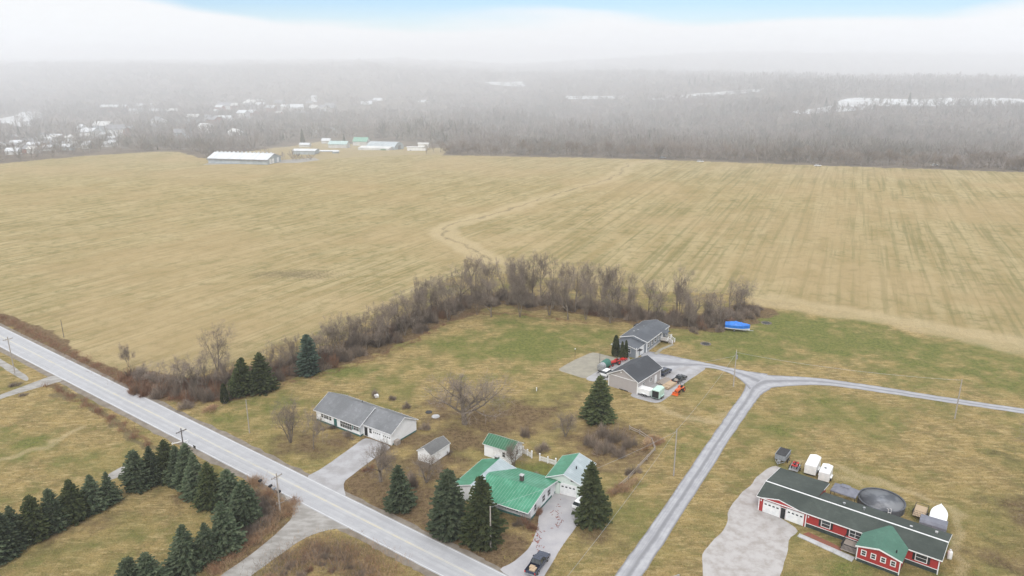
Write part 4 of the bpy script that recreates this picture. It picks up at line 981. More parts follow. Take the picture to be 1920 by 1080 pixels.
# atv trailer with machine
c = W(1490, 880); T = thing('flat_trailer', 'small flat steel trailer carrying a red quad bike between the dump trailer and white trailer', 'trailer', c, rotz_az(33))
MB().box(-1.6, 1.4, -.85, .85, .45, .52).build('trailer_deck', M_steel, T); m = MB()
for s in (-1, 1): m.tube((-1.6, s * .85, .95), (1.4, s * .85, .95), .03, n=6); [m.tube((-1.5 + i * .7, s * .85, .5), (-1.5 + i * .7, s * .85, .95), .025, n=6) for i in range(5)]
m.tube((1.4, 0, .48), (2.4, 0, .48), .05); m.build('side_rail', M_black, T); wheel_set(T, [(0, -1.0, .3), (0, 1.0, .3)], .3, .18)
T2 = thing('quad_bike', 'red quad bike standing on the small flat trailer', 'quad bike', c + Vector((0, 0, .52)), rotz_az(33))
MB().box(-.7, .7, -.2, .2, .35, .7).build('body', M_redpaint, T2, bevel=.04); f = MB()
for x in (-.6, .6): f.box(x - .35, x + .35, -.52, .52, .62, .7)
f.build('fender', M_redpaint, T2, bevel=.03); MB().box(-.4, .1, -.15, .15, .7, .82).build('seat', M_black, T2)
MB().tube((.35, -.35, 1.0), (.35, .35, 1.0), .025).tube((.35, 0, .7), (.35, 0, 1.0), .03).build('handlebar', M_black, T2)
m = MB()
for x0_, x1_ in ((-.95, -.35), (.45, .95)):
    for i in range(4): m.tube((x0_, -.3 + i * .2, .76), (x1_, -.3 + i * .2, .76), .015, n=5)
m.build('rack', M_black, T2)
wheel_set(T2, [(x, s * .48, .27) for x in (-.6, .6) for s in (-1, 1)], .27, .22)
# utility trailer
c = W(1725, 964); T = thing('utility_trailer', 'open utility trailer with a bare wooden deck and black mesh ramp beside the shrink-wrapped boat', 'trailer', c, rotz_az(36))
MB().box(-2.0, 2.0, -.95, .95, .5, .56).build('trailer_deck', M_wood, T); m = MB()
for s in (-1, 1):
    m.tube((-2.0, s * .98, .98), (2.0, s * .98, .98), .035, n=6); [m.tube((-2 + i * .8, s * .98, .5), (-2 + i * .8, s * .98, .98), .03, n=6) for i in range(6)]
m.tube((2.0, -.98, .98), (2.0, .98, .98), .035, n=6); m.build('side_rail', M_black, T)
m = MB()
for i in range(9): m.tube((-2.04, -.95 + i * .2375, .52), (-2.15, -.95 + i * .2375, 1.7), .02, n=5)
for k in range(4): m.tube((-2.04 - k * .035, -.95, .55 + k * .38), (-2.04 - k * .035, .95, .55 + k * .38), .025, n=5)
m.build('ramp_gate', M_black, T); wheel_set(T, [(0, -1.12, .34), (0, 1.12, .34)], .34, .2)
# shrink wrapped boat on trailer
def boat(T, mat, Lb, hw, rail, top, skirt=None, hull=None, sharp=1.0):
    rings = []; N_ = 14; ns = 15
    for k in range(ns):
        t = k / (ns - 1); x = -Lb / 2 + Lb * t
        w_ = hw * (1 - max(0, (t - .45) / .55) ** 2.2) * (.92 + .08 * min(1, t * 5)); w_ = max(w_, .03)
        zt = rail + (top - rail) * (1 - abs(t - .42) * 1.1) * (.9 if k % 3 else 1); zb = .75
        prof = [(-w_ * .55, .55), (-w_ * .95, .9), (-w_, rail), (-w_ * .6, rail + (zt - rail) * .6), (0, zt), (w_ * .6, rail + (zt - rail) * .6), (w_, rail), (w_ * .95, .9), (w_ * .55, .55)]
        rings.append([(x, a, b_) for a, b_ in prof])
    MB().loft(rings).build('boat_cover', mat, T)
    if hull:
        hr = [[(x * 1.005, a * 1.02, b_) for x, a, b_ in [(r[0][0], r[0][1], .52), (r[1][0], r[1][1], .86), (r[1][0], r[1][1] * 1.02, 1.05), (r[7][0], r[7][1] * 1.02, 1.05), (r[7][0], r[7][1], .86), (r[8][0], r[8][1], .52)]] for r in rings]
        MB().loft(hr).build('hull', hull, T)
c = W(1760, 968, .9); c.z = 0; T = thing('covered_boat', 'boat shrink-wrapped in white with its pointed bow aimed away from the red house', 'boat', c, rotz_az(34)); boat(T, M_shrink, 6.6, 1.3, 1.5, 1.95)
m = MB().tube((-3.0, -.5, .5), (4.3, 0, .5), .06).tube((-3.0, .5, .5), (4.3, 0, .5), .06); m.build('boat_trailer', M_steel, T); wheel_set(T, [(-1, -1.1, .33), (-1, 1.1, .33)], .33, .2)
c = W(1382, 620); T = thing('covered_boat', 'boat on a trailer under a bright blue tarpaulin at the edge of the green lawn', 'boat', c, rotz_az(108)); boat(T, M_blue, 6.9, 1.35, 1.9, 3.0, hull=M_whitepaint)
m = MB().tube((-3.0, -.6, .45), (4.6, 0, .45), .06).tube((-3.0, .6, .45), (4.6, 0, .45), .06).box(-2.8, 2.6, -.7, .7, .42, .5); m.build('boat_trailer', M_steel, T); wheel_set(T, [(-.8, -1.1, .33), (-.8, 1.1, .33)], .33, .2)
# dark canopy shelter beside boat
c = W(1748, 993, .5); c.z = 0; T = thing('canopy_shelter', 'dark grey fabric lean-to shelter between the white boat and the red house roof', 'shelter', c, rotz_az(124))
MB().prism([(-1.5, .05), (1.5, .05), (1.5, 1.7), (1.1, 2.2), (-1.1, 2.5), (-1.5, 2.1)], 'x', -2.0, 2.0).build('cover', M_canvas, T, bevel=.05)
m = MB()
for x in (-1.98, 0, 1.98): m.tube((x, -1.53, 0), (x, -1.53, 2.1), .03, n=6).tube((x, 1.53, 0), (x, 1.53, 1.7), .03, n=6)
m.build('frame', M_steel, T)
# ------------------------------------------------------------------ poles and wires
POLES = {}
def pole(key, base, top, label, r=.14, arm=None, dark=False, lean=0, transformer=False, armaz=34):
    b, h = height_for(base, top)
    T = thing('utility_pole', label, 'utility pole', b, rotz_az(armaz)); mt = M_poled if dark else M_polew
    MB().tube((0, 0, -.1), (0, 0, h), r, r * .72, 10).build('shaft', mt, T)
    tops = [Vector((0, 0, h - .15))]
    if arm:
        MB().box(-arm / 2, arm / 2, -.07, .07, h - .75, h - .6).tube((-arm * .35, 0, h - .65), (0, .05, h - 1.3), .025, n=5).tube((arm * .35, 0, h - .65), (0, .05, h - 1.3), .025, n=5).build('crossarm', mt, T)
        q = MB()
        for x in (-arm * .46, -arm * .2, arm * .46): q.tube((x, 0, h - .6), (x, 0, h - .38), .05, .03, 7)
        q.build('insulator', M_greywall, T); tops = [Vector((-arm * .46, 0, h - .38)), Vector((arm * .46, 0, h - .38)), Vector((0, 0, h - 2.0))]
    if transformer:
        MB().tube((.3, -.1, h - 1.9), (.3, -.1, h - 1.0), .22, n=12).tube((.3, -.1, h - 1.0), (.3, -.1, h - .8), .05).build('transformer', M_greypaint, T); MB().tube((0, 0, h), (0, 0, h + .5), .03).build('insulator', M_trim, T)
    Mx = Matrix.Rotation(rotz_az(armaz), 3, 'Z'); POLES[key] = [b + Mx @ t for t in tops]
    return T
pole('a', (28, 700), (17, 632), 'utility pole with a crossarm at the far left across the road from the field', arm=2.2, armaz=36)
pole('b', (120, 633), (115, 600), 'thin dark pole standing in the roadside brush at the field edge', r=.09, dark=True)
pole('c', (345, 845), (338, 803), 'dark utility pole with a crossarm rising behind the spruce row', arm=2.2, dark=True, armaz=36)
pole('d', (468, 812), (453, 750), 'leaning bare pole on the grass left of the white ranch house', r=.11); 
pole('e', (526, 965), (517, 888), 'utility pole with a crossarm by the mailboxes at the side road junction', arm=2.2, armaz=36)
pole('f', (920, 1030), (920, 950), 'pale bare pole in front of the two big spruces', r=.14)
pole('g', (1263, 892), (1267, 805), 'tall pale pole beside the gravel lane', r=.14)
pole('h', (1375, 725), (1380, 660), 'pole carrying a transformer near the lane fork', transformer=True)
pole('i', (1790, 785), (1800, 712), 'pole standing on the lawn beside the right hand drive', r=.14)
b = W(1256, 1135); T = thing('utility_pole', 'dark pole with a short lamp arm at the bottom edge by the lane', 'utility pole', b); MB().tube((0, 0, 0), (0, 0, 5.0), .1).build('shaft', M_poled, T); MB().tube((0, 0, 4.9), (.9, .2, 5.0), .05, n=6).box(.8, 1.1, .1, .3, 4.95, 5.05).build('lamp_arm', M_steel, T)
def wire(p0, p1, label, sag=.9, r=.02, group=None):
    c = MB(); n_ = 14; pts = []
    for i in range(n_ + 1):
        t = i / n_; p = Vector(p0).lerp(Vector(p1), t); p.z -= sag * 4 * t * (1 - t); pts.append(p)
    for a, b_ in zip(pts[:-1], pts[1:]): c.tube(a, b_, r, n=4, cap=False)
    tag(c.build('power_line', M_steel), label, 'power line', group)
for k in (0, 1):
    wd = 'field side' if k else 'near side'
    wire(POLES['c'][k], POLES['e'][k], f'overhead wire on the {wd} of the poles beside the spruce row', 1.2)
    wire(POLES['a'][k], POLES['c'][k], f'overhead wire on the {wd} spanning the far left stretch of road', 1.6)
    d_ = (POLES['e'][k] - POLES['c'][k]) * 1.5
    wire(POLES['e'][k], POLES['e'][k] + d_, f'overhead wire on the {wd} running on from the junction pole', 1.2)
wire(POLES['g'][0], POLES['h'][0], 'wire from the tall pale pole to the transformer pole', .8)
wire(POLES['f'][0], POLES['g'][0] + Vector((0, 0, -.3)), 'wire from the pole by the big spruces to the tall pale pole', .9)
wire(POLES['h'][0], POLES['i'][0], 'wire from the transformer pole to the pole on the right lawn', .9)
wire(POLES['g'][0], POLES['g'][0] + (POLES['g'][0] - POLES['h'][0]) * 1.4, 'wire from the tall pale pole running off the bottom of the view', 1.0)
wire(POLES['h'][0] + Vector((0, 0, -.8)), Vector((33.0, 169.5, 3.1)), 'service wire from the transformer pole to the taupe garage', .6)
# mailboxes & bins at the junction
for k, (px, py, mt, lab) in enumerate([(489, 912, M_black, 'dark mailbox on a post, leftmost by the junction'), (508, 922, M_black, 'black mailbox second from the left by the junction pole'), (515, 927, M_greypaint, 'grey mailbox between black ones by the junction pole'), (524, 933, M_black, 'black mailbox nearest the side road')]):
    c = W(px, py); T = thing('mailbox', lab, 'mailbox', c, rotz_az(126)); MB().box(-.06, .06, -.06, .06, 0, 1.05).build('post', M_greywood, T)
    MB().prism([(-.2, 1.05), (.2, 1.05), (.2, 1.3), (.12, 1.42), (-.12, 1.42), (-.2, 1.3)], 'y', -.32, .32).build('box', mt, T)
c = W(536, 944); T = thing('wooden_rail', 'low weathered wooden rail fence beside the junction pole', 'fence', c, rotz_az(50)); m = MB().tube((-1.8, 0, .5), (1.8, 0, .55), .07, n=6); m.build('rail', M_greywood, T)
for x in (-1.6, 0, 1.6): MB().box(x - .08, x + .08, -.08, .08, 0, .85).build('post', M_greywood, T)
c = W(366, 848); T = thing('roadside_sign', 'small dark sign board on posts across the road from the bare pole', 'sign', c, rotz_az(126)); MB().box(-.4, .4, -.03, .03, .9, 1.5).build('board', M_black, T); MB().box(-.35, -.28, -.03, .03, 0, .9).box(.28, .35, -.03, .03, 0, .9).build('post', M_greywood, T)
c = W(338, 833); T = thing('wooden_rail', 'short white rail beside the dark pole behind the spruce row', 'fence', c, rotz_az(60)); MB().box(-1.6, 1.6, -.05, .05, .45, .6).build('rail', M_trim, T); [MB().box(x - .06, x + .06, -.07, .07, 0, .7).build('post', M_trim, T) for x in (-1.4, 1.4)]
# rail fence remnants at the thicket
fp = [(1180, 806), (1199, 814), (1222, 829), (1228, 845), (1213, 862), (1196, 880), (1178, 900), (1160, 916)]
for k, (a, b_) in enumerate(zip(fp[:-1], fp[1:])):
    A_, B_ = W(*a), W(*b_); d = B_ - A_; n_ = ['first', 'second', 'third', 'fourth', 'fifth', 'sixth', 'last'][k]
    T = thing('rail_fence', f'{n_} weathered split rail section counted from the thicket by the big spruce', 'fence', A_, rotz_az(math.degrees(math.atan2(d.x, d.y))), 'old split rail fence sections')
    m = MB(); ln = d.length
    for z0 in (.35, .8): m.tube((0, 0, z0 + rnd.uniform(-.08, .08)), (ln, 0, z0 + rnd.uniform(-.08, .08)), .07, n=6)
    m.build('rail', M_greywood, T); MB().box(-.08, .08, -.08, .08, 0, 1.05).build('post', M_greywood, T)
# small items
for px, py, s, mt, lab, nm, cat in [(706, 744.5, .45, M_whitepaint, 'small white box on the lawn behind the ranch house', 'storage_box', 'box'), (1006, 733, .3, M_whitepaint, 'tiny white post marker in the middle of the lawn', 'marker_post', 'marker'),
                               (817, 781, .6, M_concrete, 'pale flat slab near the round bare tree', 'stone_slab', 'slab'), (804, 773, .5, M_black, 'dark flat cover near the white shed', 'well_cover', 'cover')]:
    c = W(px, py); T = thing(nm, lab, cat, c, .5)
    if s == .3: MB().tube((0, 0, 0), (0, 0, .9), .12, n=8).build('post', mt, T)
    elif mt in (M_concrete, M_black): MB().tube((0, 0, 0), (0, 0, .12), 1.0 * s * 1.6, 1.0 * s * 1.5, 9).build('slab', mt, T)
    else: MB().box(-s, s, -s, s, 0, s * 1.3).build('body', mt, T, bevel=.05)
for px, py, s, lab in [(1323, 645, 1.3, 'round stone fire ring on the lawn below the hedge'), (1437, 606, 1.4, 'dark burn pit on the lawn right of the blue tarpaulin')]:
    c = W(px, py); T = thing('fire_pit', lab, 'fire pit', c); m = MB()
    for i in range(14):
        a = 2 * math.pi * i / 14; p = Vector((math.cos(a) * s, math.sin(a) * s, 0)); m.tube(p, p + Vector((0, 0, .22)), .24, .17, 6)
    m.build('stone_ring', M_shoulder, T); MB().tube((0, 0, 0), (0, 0, .08), s * .85, n=14).build('ash_bed', M_black, T)
T = thing('light_post', 'slim dark lamp post at the left corner of the sandy pad', 'lamp post', W(1078, 672)); MB().tube((0, 0, 0), (0, 0, 2.6), .05).build('shaft', M_black, T); MB().tube((0, 0, 2.6), (0, 0, 2.8), .13).build('lamp_head', M_trim, T)
T = thing('post', 'tall thin dark post behind the green tank', 'post', W(1124, 690)); MB().tube((0, 0, 0), (0, 0, 4.2), .045).build('shaft', M_black, T)
m = MB()
for i in range(30):
    p = W(rnd.gauss(1045, 5), rnd.gauss(970, 16)); dd = Vector((rnd.uniform(-.5, .5), rnd.uniform(-.6, .6), .02)); m.tube(p + Vector((0, 0, .05)), p + dd + Vector((0, 0, .06)), .04, n=4)
for i in range(50):
    p = W(rnd.gauss(1008, 4), rnd.gauss(1012, 14)); dd = Vector((rnd.uniform(-.3, .3), rnd.uniform(-.4, .4), .02)); m.tube(p + Vector((0, 0, .04)), p + dd + Vector((0, 0, .05)), .05, n=4)
tag(m.build('scattered_bark', pmat('red_bark', (.30, .10, .07), (.22, .08, .06), 2)), 'reddish bark and twigs scattered over the driveway', 'debris', kind='stuff')
# ------------------------------------------------------------------ vegetation
def veg_mat(name, c1, c2, scale=.6, rand=.15, rough=.95, trans=0):
    m, t, b = nmat(name); g = G(t)
    tcn = g.n('ShaderNodeTexCoord'); v = tcn.outputs['Object']; oi = g.n('ShaderNodeObjectInfo')
    ad = g.n('ShaderNodeVectorMath', operation='ADD'); g.l(v, ad.inputs[0])
    cb = g.n('ShaderNodeCombineXYZ'); g.l(g.math('MULTIPLY', oi.outputs['Random'], 37.0), cb.inputs[0]); g.l(cb.outputs[0], ad.inputs[1])
    n_ = g.noise(ad.outputs[0], scale, 5, .65)
    c = g.mix(g.ramp(n_, .32, .68), tuple(c1), tuple(c2))
    f = g.math('ADD', g.math('MULTIPLY', oi.outputs['Random'], rand * 2), 1 - rand)
    vm = g.n('ShaderNodeVectorMath', operation='SCALE'); g.l(c, vm.inputs[0]); g.l(f, vm.inputs['Scale'])
    g.l(vm.outputs[0], b.inputs['Base Color']); b.inputs['Roughness'].default_value = rough; b.inputs['Specular IOR Level'].default_value = .15
    return m
M_bark = veg_mat('grey_bark', (.13, .105, .080), (.21, .175, .14), 1.5)
M_twig = veg_mat('bare_twigs', (.17, .135, .108), (.285, .235, .195), .6)
M_twigred = veg_mat('reddish_twigs', (.21, .105, .065), (.29, .175, .11), .5)
M_needle = veg_mat('spruce_needles', (.026, .044, .022), (.105, .125, .072), 1.8, .3)
M_needleg = veg_mat('dark_green_needles', (.024, .038, .015), (.092, .105, .042), 1.8, .25)
M_bluespruce = veg_mat('blue_spruce_needles', (.028, .048, .034), (.085, .118, .085), 1.1, .1)
M_farbark = veg_mat('far_bark', (.19, .17, .15), (.27, .245, .22), .4)
M_fartwig = veg_mat('far_twigs', (.14, .115, .105), (.19, .165, .15), .2)
M_weed = veg_mat('dead_weeds', (.30, .17, .10), (.43, .30, .18), .5)
M_brush = veg_mat('brush', (.15, .118, .092), (.31, .245, .195), .6)
def far_mat():
    m, t, b = nmat('far_wood_mix'); g = G(t); tcn = g.n('ShaderNodeTexCoord'); v = tcn.outputs['Object']
    a = g.noise(v, .012, 4, .6); c_ = g.noise(v, .05, 3, .6); d = g.noise(v, .4, 2, .5)
    c = g.mix(g.ramp(a, .38, .62), (.24, .205, .185), (.18, .17, .15)); c = g.mix(g.math('MULTIPLY', g.ramp(c_, .5, .68), .7), c, (.34, .29, .26))
    c = g.mix(g.math('MULTIPLY', g.ramp(c_, .46, .34), .7), c, (.085, .092, .075)); c = g.mix(g.math('MULTIPLY', d, .4), c, (.30, .27, .25))
    g.l(c, b.inputs['Base Color']); b.inputs['Roughness'].default_value = 1; b.inputs['Specular IOR Level'].default_value = .1
    return m
M_farmix = far_mat()
def rand_unit(r_, up=0):
    a = r_.uniform(0, 2 * math.pi); z_ = r_.uniform(-1, 1); s = math.sqrt(1 - z_ * z_)
    return Vector((s * math.cos(a), s * math.sin(a), z_))
def ribbon(V, Fc, p0, p1, w, r_):
    d = p1 - p0; s = d.cross(rand_unit(r_))
    if s.length < 1e-6: return
    s = s.normalized() * w; k = len(V)
    V += [p0 - s, p0 + s, p1 + s * .35, p1 - s * .35]; Fc.append((k, k + 1, k + 2, k + 3))
def bare_tree(seed, H_=10.0, spread=.5, stems=1, twig_w=.022, fork=.25, levels=4, density=1.0, upright=.5, nbr=5, ratio=1.0, hfrac=.55, girth=1.0):
    """trunk and limbs as tapered tubes, fine twigs as thin slivers"""
    r_ = random.Random(seed); tr = MB(); V = []; Fc = []
    def grow(p, d, ln, rad, lev):
        n_ = 4 if lev < 2 else 3; q = p; seg = ln / n_; pts = [(p, rad)]
        for i in range(n_):
            d = (d + rand_unit(r_) * (.10 if lev == 0 else .20) + Vector((0, 0, .10 * upright * (lev > 0)))).normalized()
            q = q + d * seg; rr = rad * (1 - .62 * (i + 1) / n_); pts.append((q.copy(), rr))
        if lev <= 2:
            for (a, ra), (b_, rb) in zip(pts[:-1], pts[1:]): tr.tube(a, b_, ra, rb, 5 if lev < 2 else 3, cap=False)
        else:
            for (a, ra), (b_, rb) in zip(pts[:-1], pts[1:]): ribbon(V, Fc, a, b_, max(ra, twig_w), r_)
        if lev >= levels: return
        nb = max(2, int((nbr + (2 if lev > 1 else 0)) * density * r_.uniform(.8, 1.25)))
        for i in range(nb):
            t = r_.uniform(fork if lev == 0 else .25, 1.0); k = min(int(t * n_), n_ - 1); f = t * n_ - k
            bp = pts[k][0].lerp(pts[k + 1][0], f); br_ = pts[k][1] * (1 - f) + pts[k + 1][1] * f
            perp = d.cross(rand_unit(r_)).normalized()
            nd = (d * upright + perp * spread * r_.uniform(.7, 1.4) + Vector((0, 0, .25 * upright))).normalized()
            grow(bp, nd, ln * r_.uniform(.42, .68) * (1.05 if lev else ratio), max(br_ * .62, .012), lev + 1)
        grow(pts[-1][0], d, ln * .55, pts[-1][1], lev + 1)
    for s in range(stems):
        a = 2 * math.pi * s / max(stems, 1) + r_.uniform(-.4, .4); lean = (.0 if stems == 1 else r_.uniform(.15, .4))
        grow(Vector((math.cos(a), math.sin(a), 0)) * (.15 if stems > 1 else 0), Vector((math.cos(a) * lean, math.sin(a) * lean, 1)).normalized(), H_ * r_.uniform(hfrac * .92, hfrac * 1.08), H_ * girth * (.020 if stems == 1 else .013), 0)
    zmax = max([v.z for v in V] + [1]); k = H_ / zmax
    tm = raw_mesh('trunk', [tuple(c * k for c in v) for v in tr.V], tr.F, M_bark)
    cm = raw_mesh('crown', [v * k for v in V], Fc, M_twig)
    rad = sorted([math.hypot(v.x, v.y) * k for v in V])[int(len(V) * .93)]
    return tm, cm, H_, rad
TREES = [bare_tree(11, spread=.75, density=1.1, twig_w=.018, girth=1.35, ratio=1.1, upright=.55), bare_tree(12, spread=.75, upright=.6, density=1.12, twig_w=.018, girth=1.35, ratio=1.1), bare_tree(13, stems=3, spread=.65, density=.85, twig_w=.018, girth=1.35, ratio=1.0), bare_tree(14, stems=2, spread=.7, density=1.12, twig_w=.018, girth=1.35, ratio=1.1),
         bare_tree(15, spread=.95, upright=.4, density=1.12, twig_w=.018, girth=1.35, ratio=1.25), bare_tree(16, spread=.7, upright=.65, fork=.4, density=.85, twig_w=.018, girth=1.35, ratio=1.0), bare_tree(17, stems=2, spread=.8, upright=.6, density=1.1, twig_w=.018, girth=1.35, ratio=1.1)]
ROUND = bare_tree(31, spread=1.0, upright=.5, density=.9, fork=.3, nbr=7, twig_w=.013, girth=1.7, ratio=1.75, hfrac=.34, )
ROUND2 = bare_tree(32, stems=4, spread=.85, upright=.45, density=.85, fork=.2, nbr=5, ratio=1.2, hfrac=.45, twig_w=.016, girth=1.5)
def shrub_mesh(seed, n_=1000):
    """dense dome of fine upright twigs, unit radius about 1, height 1"""
    r_ = random.Random(seed); V = []; Fc = []
    lumps = [(Vector((r_.uniform(-.55, .55), r_.uniform(-.55, .55), 0)), r_.uniform(.35, .6), r_.uniform(.55, 1.0)) for _ in range(6)]
    for i in range(n_):
        c, rad, h = r_.choice(lumps); d = rand_unit(r_); d.z = abs(d.z); q = r_.uniform(.35, 1.0)
        p1 = c + Vector((d.x * rad * q, d.y * rad * q, d.z * h * q)); p0 = c * .8 + Vector((d.x * rad * q * .55, d.y * rad * q * .55, max(0, d.z * h * q - r_.uniform(.15, .4))))
        ribbon(V, Fc, p0, p1, .008, r_)
    return raw_mesh('shrub_twigs', V, Fc, M_brush)
def stems_mesh(seed):
    r_ = random.Random(seed); m = MB()
    for i in range(12):
        d = rand_unit(r_); d.z = abs(d.z) + .6; m.tube((d.x * .08, d.y * .08, 0), (d.x * .5, d.y * .5, d.z * .5), .018, .006, 4, cap=False)
    return raw_mesh('shrub_stems', m.V, m.F, M_bark)
BUSH = [shrub_mesh(s) for s in (1, 2, 3, 4)]; BSTEM = [stems_mesh(s) for s in (1, 2)]
def copy_mat(me, mat):
    m = me.copy(); m.materials.clear(); m.materials.append(mat); return m
BUSH_RED = [copy_mat(m, M_twigred) for m in BUSH[:2]]; BUSH_WEED = [copy_mat(m, M_weed) for m in BUSH[:2]]
def put_tree(tpl, base, h, label, group=None, wide=None, cat='tree', name='bare_tree', rz=None, sxy=None):
    tm, cm, H_, rad = tpl; s = h / H_; sx = s if wide is None else min(max(wide / 2 / rad, s * .5), s * 1.9)
    T = thing(name, label, cat, base, rnd.uniform(0, 6.28) if rz is None else rz, group)
    T.scale = (sx, sx, s)
    link('trunk', tm, T); link('crown', cm, T); return T
def put_bush(base, r_, h, label, group=None, kind=0, name='bare_bush'):
    T = thing(name, label, 'bush', base, rnd.uniform(0, 6.28), group); T.scale = (r_, r_, h)
    src = (BUSH, BUSH_RED, BUSH_WEED)[kind]
    link('twigs', rnd.choice(src), T); link('stems', rnd.choice(BSTEM), T); return T
def spruce(seed, H_=10.0, R0=2.3, mat=None, dens=1.0, shape=1.0):
    r_ = random.Random(seed); V = []; Fc = []
    lump = [(r_.uniform(0, 6.28), r_.uniform(.05, .9), r_.uniform(-.30, .22)) for _ in range(12)]
    z_ = .25
    while z_ < H_ * .985:
        t = z_ / H_; Rz = R0 * (1 - t) ** (.78 * shape) * min(1, .72 + t * 2.2) + .06
        nb = max(4, int((15 * (1 - t) + 5) * dens)); a0 = r_.uniform(0, 6.28)
        for i in range(nb):
            a = a0 + 2 * math.pi * i / nb + r_.uniform(-.16, .16)
            k = 1 + sum(am * math.exp(-((math.cos(a - la) - 1) ** 2) * 3 - ((t - lt) / .12) ** 2) for la, lt, am in lump)
            Lb = Rz * r_.uniform(.68, 1.18) * k
            ca, sa = math.cos(a), math.sin(a); ns = max(3, int(Lb / .32))
            droop = r_.uniform(.12, .34) if t < .75 else -.25
            prev = Vector((0, 0, z_ + .1)); zj = r_.uniform(-.1, .1)
            for s in range(1, ns + 1):
                f = s / ns; rad = Lb * f; zz = z_ + zj - droop * Lb * (f - .35 * f * f) + (.16 * f ** 3 if t < .75 else 0)
                q = Vector((ca * rad, sa * rad, zz))
                if f > .3:
                    wd = (.34 * (1.15 - f) + .15) * min(1, Lb)
                    for sd in (-1, 1):
                        side = Vector((-sa * sd, ca * sd, 0)); kx = len(V)
                        tip = q + side * wd * r_.uniform(.8, 1.3) + Vector((ca, sa, 0)) * .14 + Vector((0, 0, r_.uniform(-.24, .02)))
                        mid = prev + side * wd * .55 + Vector((0, 0, r_.uniform(-.16, -.02)))
                        V += [prev.copy(), mid, tip, q + Vector((ca * .1, sa * .1, r_.uniform(-.04, .1)))]; Fc.append((kx, kx + 1, kx + 2, kx + 3))
                    kx = len(V); V += [prev.copy(), q + Vector((ca * .12, sa * .12, 0)), q + Vector((r_.uniform(-.08, .08), r_.uniform(-.08, .08), -r_.uniform(.18, .34))), prev + Vector((0, 0, -.22))]; Fc.append((kx, kx + 1, kx + 2, kx + 3))
                prev = q
        z_ += (.34 if t < .8 else .22) / dens * r_.uniform(.8, 1.3)
    # tip
    for i in range(10):
        a = r_.uniform(0, 6.28); zz = H_ * r_.uniform(.94, 1.0); kx = len(V)
        V += [Vector((0, 0, zz - .25)), Vector((math.cos(a) * .16, math.sin(a) * .16, zz - .1)), Vector((0, 0, zz + .1))]; Fc.append((kx, kx + 1, kx + 2))
    # dark inner mass of dead inner twigs so that the crown is not see-through
    n_ = 9
    for k in range(5):
        pass
    tm = MB().tube((0, 0, 0), (0, 0, H_ * .95), .16, .02, 7); inner = MB()
    for i in range(46):
        t = i / 46; zz = .4 + t * H_ * .88
        for j in range(6):
            a = r_.uniform(0, 6.28); l_ = R0 * (1 - t) ** .8 * .62; inner.tube((0, 0, zz), (math.cos(a) * l_, math.sin(a) * l_, zz - .12), .05, .02, 3, cap=False)
    tm.V += []; k = len(tm.V); tm.V += inner.V; tm.F += [tuple(q + k for q in f) for f in inner.F]
    return raw_mesh('trunk', tm.V, tm.F, M_bark), raw_mesh('needles', V, Fc, mat or M_needle), H_, R0
SPR = [spruce(51), spruce(52, shape=.85), spruce(53, shape=1.15), spruce(57, shape=1.0, dens=.9)]; SPRG = [spruce(54, mat=M_needleg), spruce(55, mat=M_needleg, shape=.85)]; SPRB = spruce(56, mat=M_bluespruce, shape=.75)
def put_spruce(tpl, base, top, wpx, label, group=None, name='spruce_tree'):
    b, h = height_for(base, top); w_ = width_for(base, wpx)
    tm, cm, H_, R0 = tpl; T = thing(name, label, 'tree', b, rnd.uniform(0, 6.28), group)
    q = w_ / 2 / R0 * 1.16 * rnd.uniform(.94, 1.08); T.scale = (q, q * rnd.uniform(.92, 1.08), h / H_); T.rotation_euler = (rnd.uniform(-.03, .03), rnd.uniform(-.03, .03), rnd.uniform(0, 6.28)); link('trunk', tm, T); link('crown', cm, T); return T
ORD = ['first', 'second', 'third', 'fourth', 'fifth', 'sixth', 'seventh', 'eighth', 'ninth', 'tenth', 'eleventh', 'twelfth']
row1 = [((-12, 1052), (-20, 968), 60), ((12, 1040), (5, 963), 56), ((32, 1022), (22, 949), 52), ((66, 1008), (53, 930), 56), ((105, 990), (94, 916), 52), ((139, 973), (128, 899), 52), ((178, 953), (160, 890), 48), ((207, 942), (197, 884), 36)]
for k, (b_, t_, w_) in enumerate(row1): put_spruce(SPRG[k % 2] if k in (3, 5) else SPR[k % 4], b_, t_, w_ * 1.05, f'{ORD[k]} spruce from the left in the row crossing the lower left field', 'spruce row in the lower left field')
row2 = [((259, 914), (250, 842), 52), ((288, 904), (280, 836), 46), ((314, 896), (308, 824), 48), ((336, 905), (330, 836), 40), ((354, 915), (352, 831), 44), ((372, 928), (368, 849), 46), ((398, 946), (398, 864), 52), ((431, 944), (426, 880), 50), ((461, 980), (450, 902), 62)]
for k, (b_, t_, w_) in enumerate(row2): put_spruce(SPRG[0] if k in (2, 6) else SPR[(k + 1) % 4], b_, t_, w_ * 1.08, f'{ORD[k]} spruce from the left in the dense row below the main road', 'spruce row beside the main road')
row3 = [((284, 1110), (278, 1035), 66), ((247, 1118), (243, 1046), 60), ((350, 1064), (342, 983), 62), ((390, 1052), (384, 980), 50), ((422, 1028), (413, 941), 60)]
for k, (b_, t_, w_) in enumerate(row3): put_spruce(SPR[k % 4], b_, t_, w_ * 1.05, ['spruce cut by the bottom edge, right of its neighbour', 'spruce cut by the bottom edge, left of its neighbour', 'leftmost of three spruces beside the side road', 'middle one of three spruces beside the side road', 'tallest of three spruces beside the side road, nearest the long row'][k], 'spruces beside the side road')
put_spruce(SPR[0], (750, 950), (748, 873), 54, 'single broad spruce left of the two big ones by the main road')
put_spruce(SPR[1], (840, 996), (838, 878), 72, 'big blue green spruce, left of the pair in front of the green roofed house')
put_spruce(SPRG[1], (903, 1017), (900, 895), 76, 'big olive spruce with a bare brown top behind the pale pole')
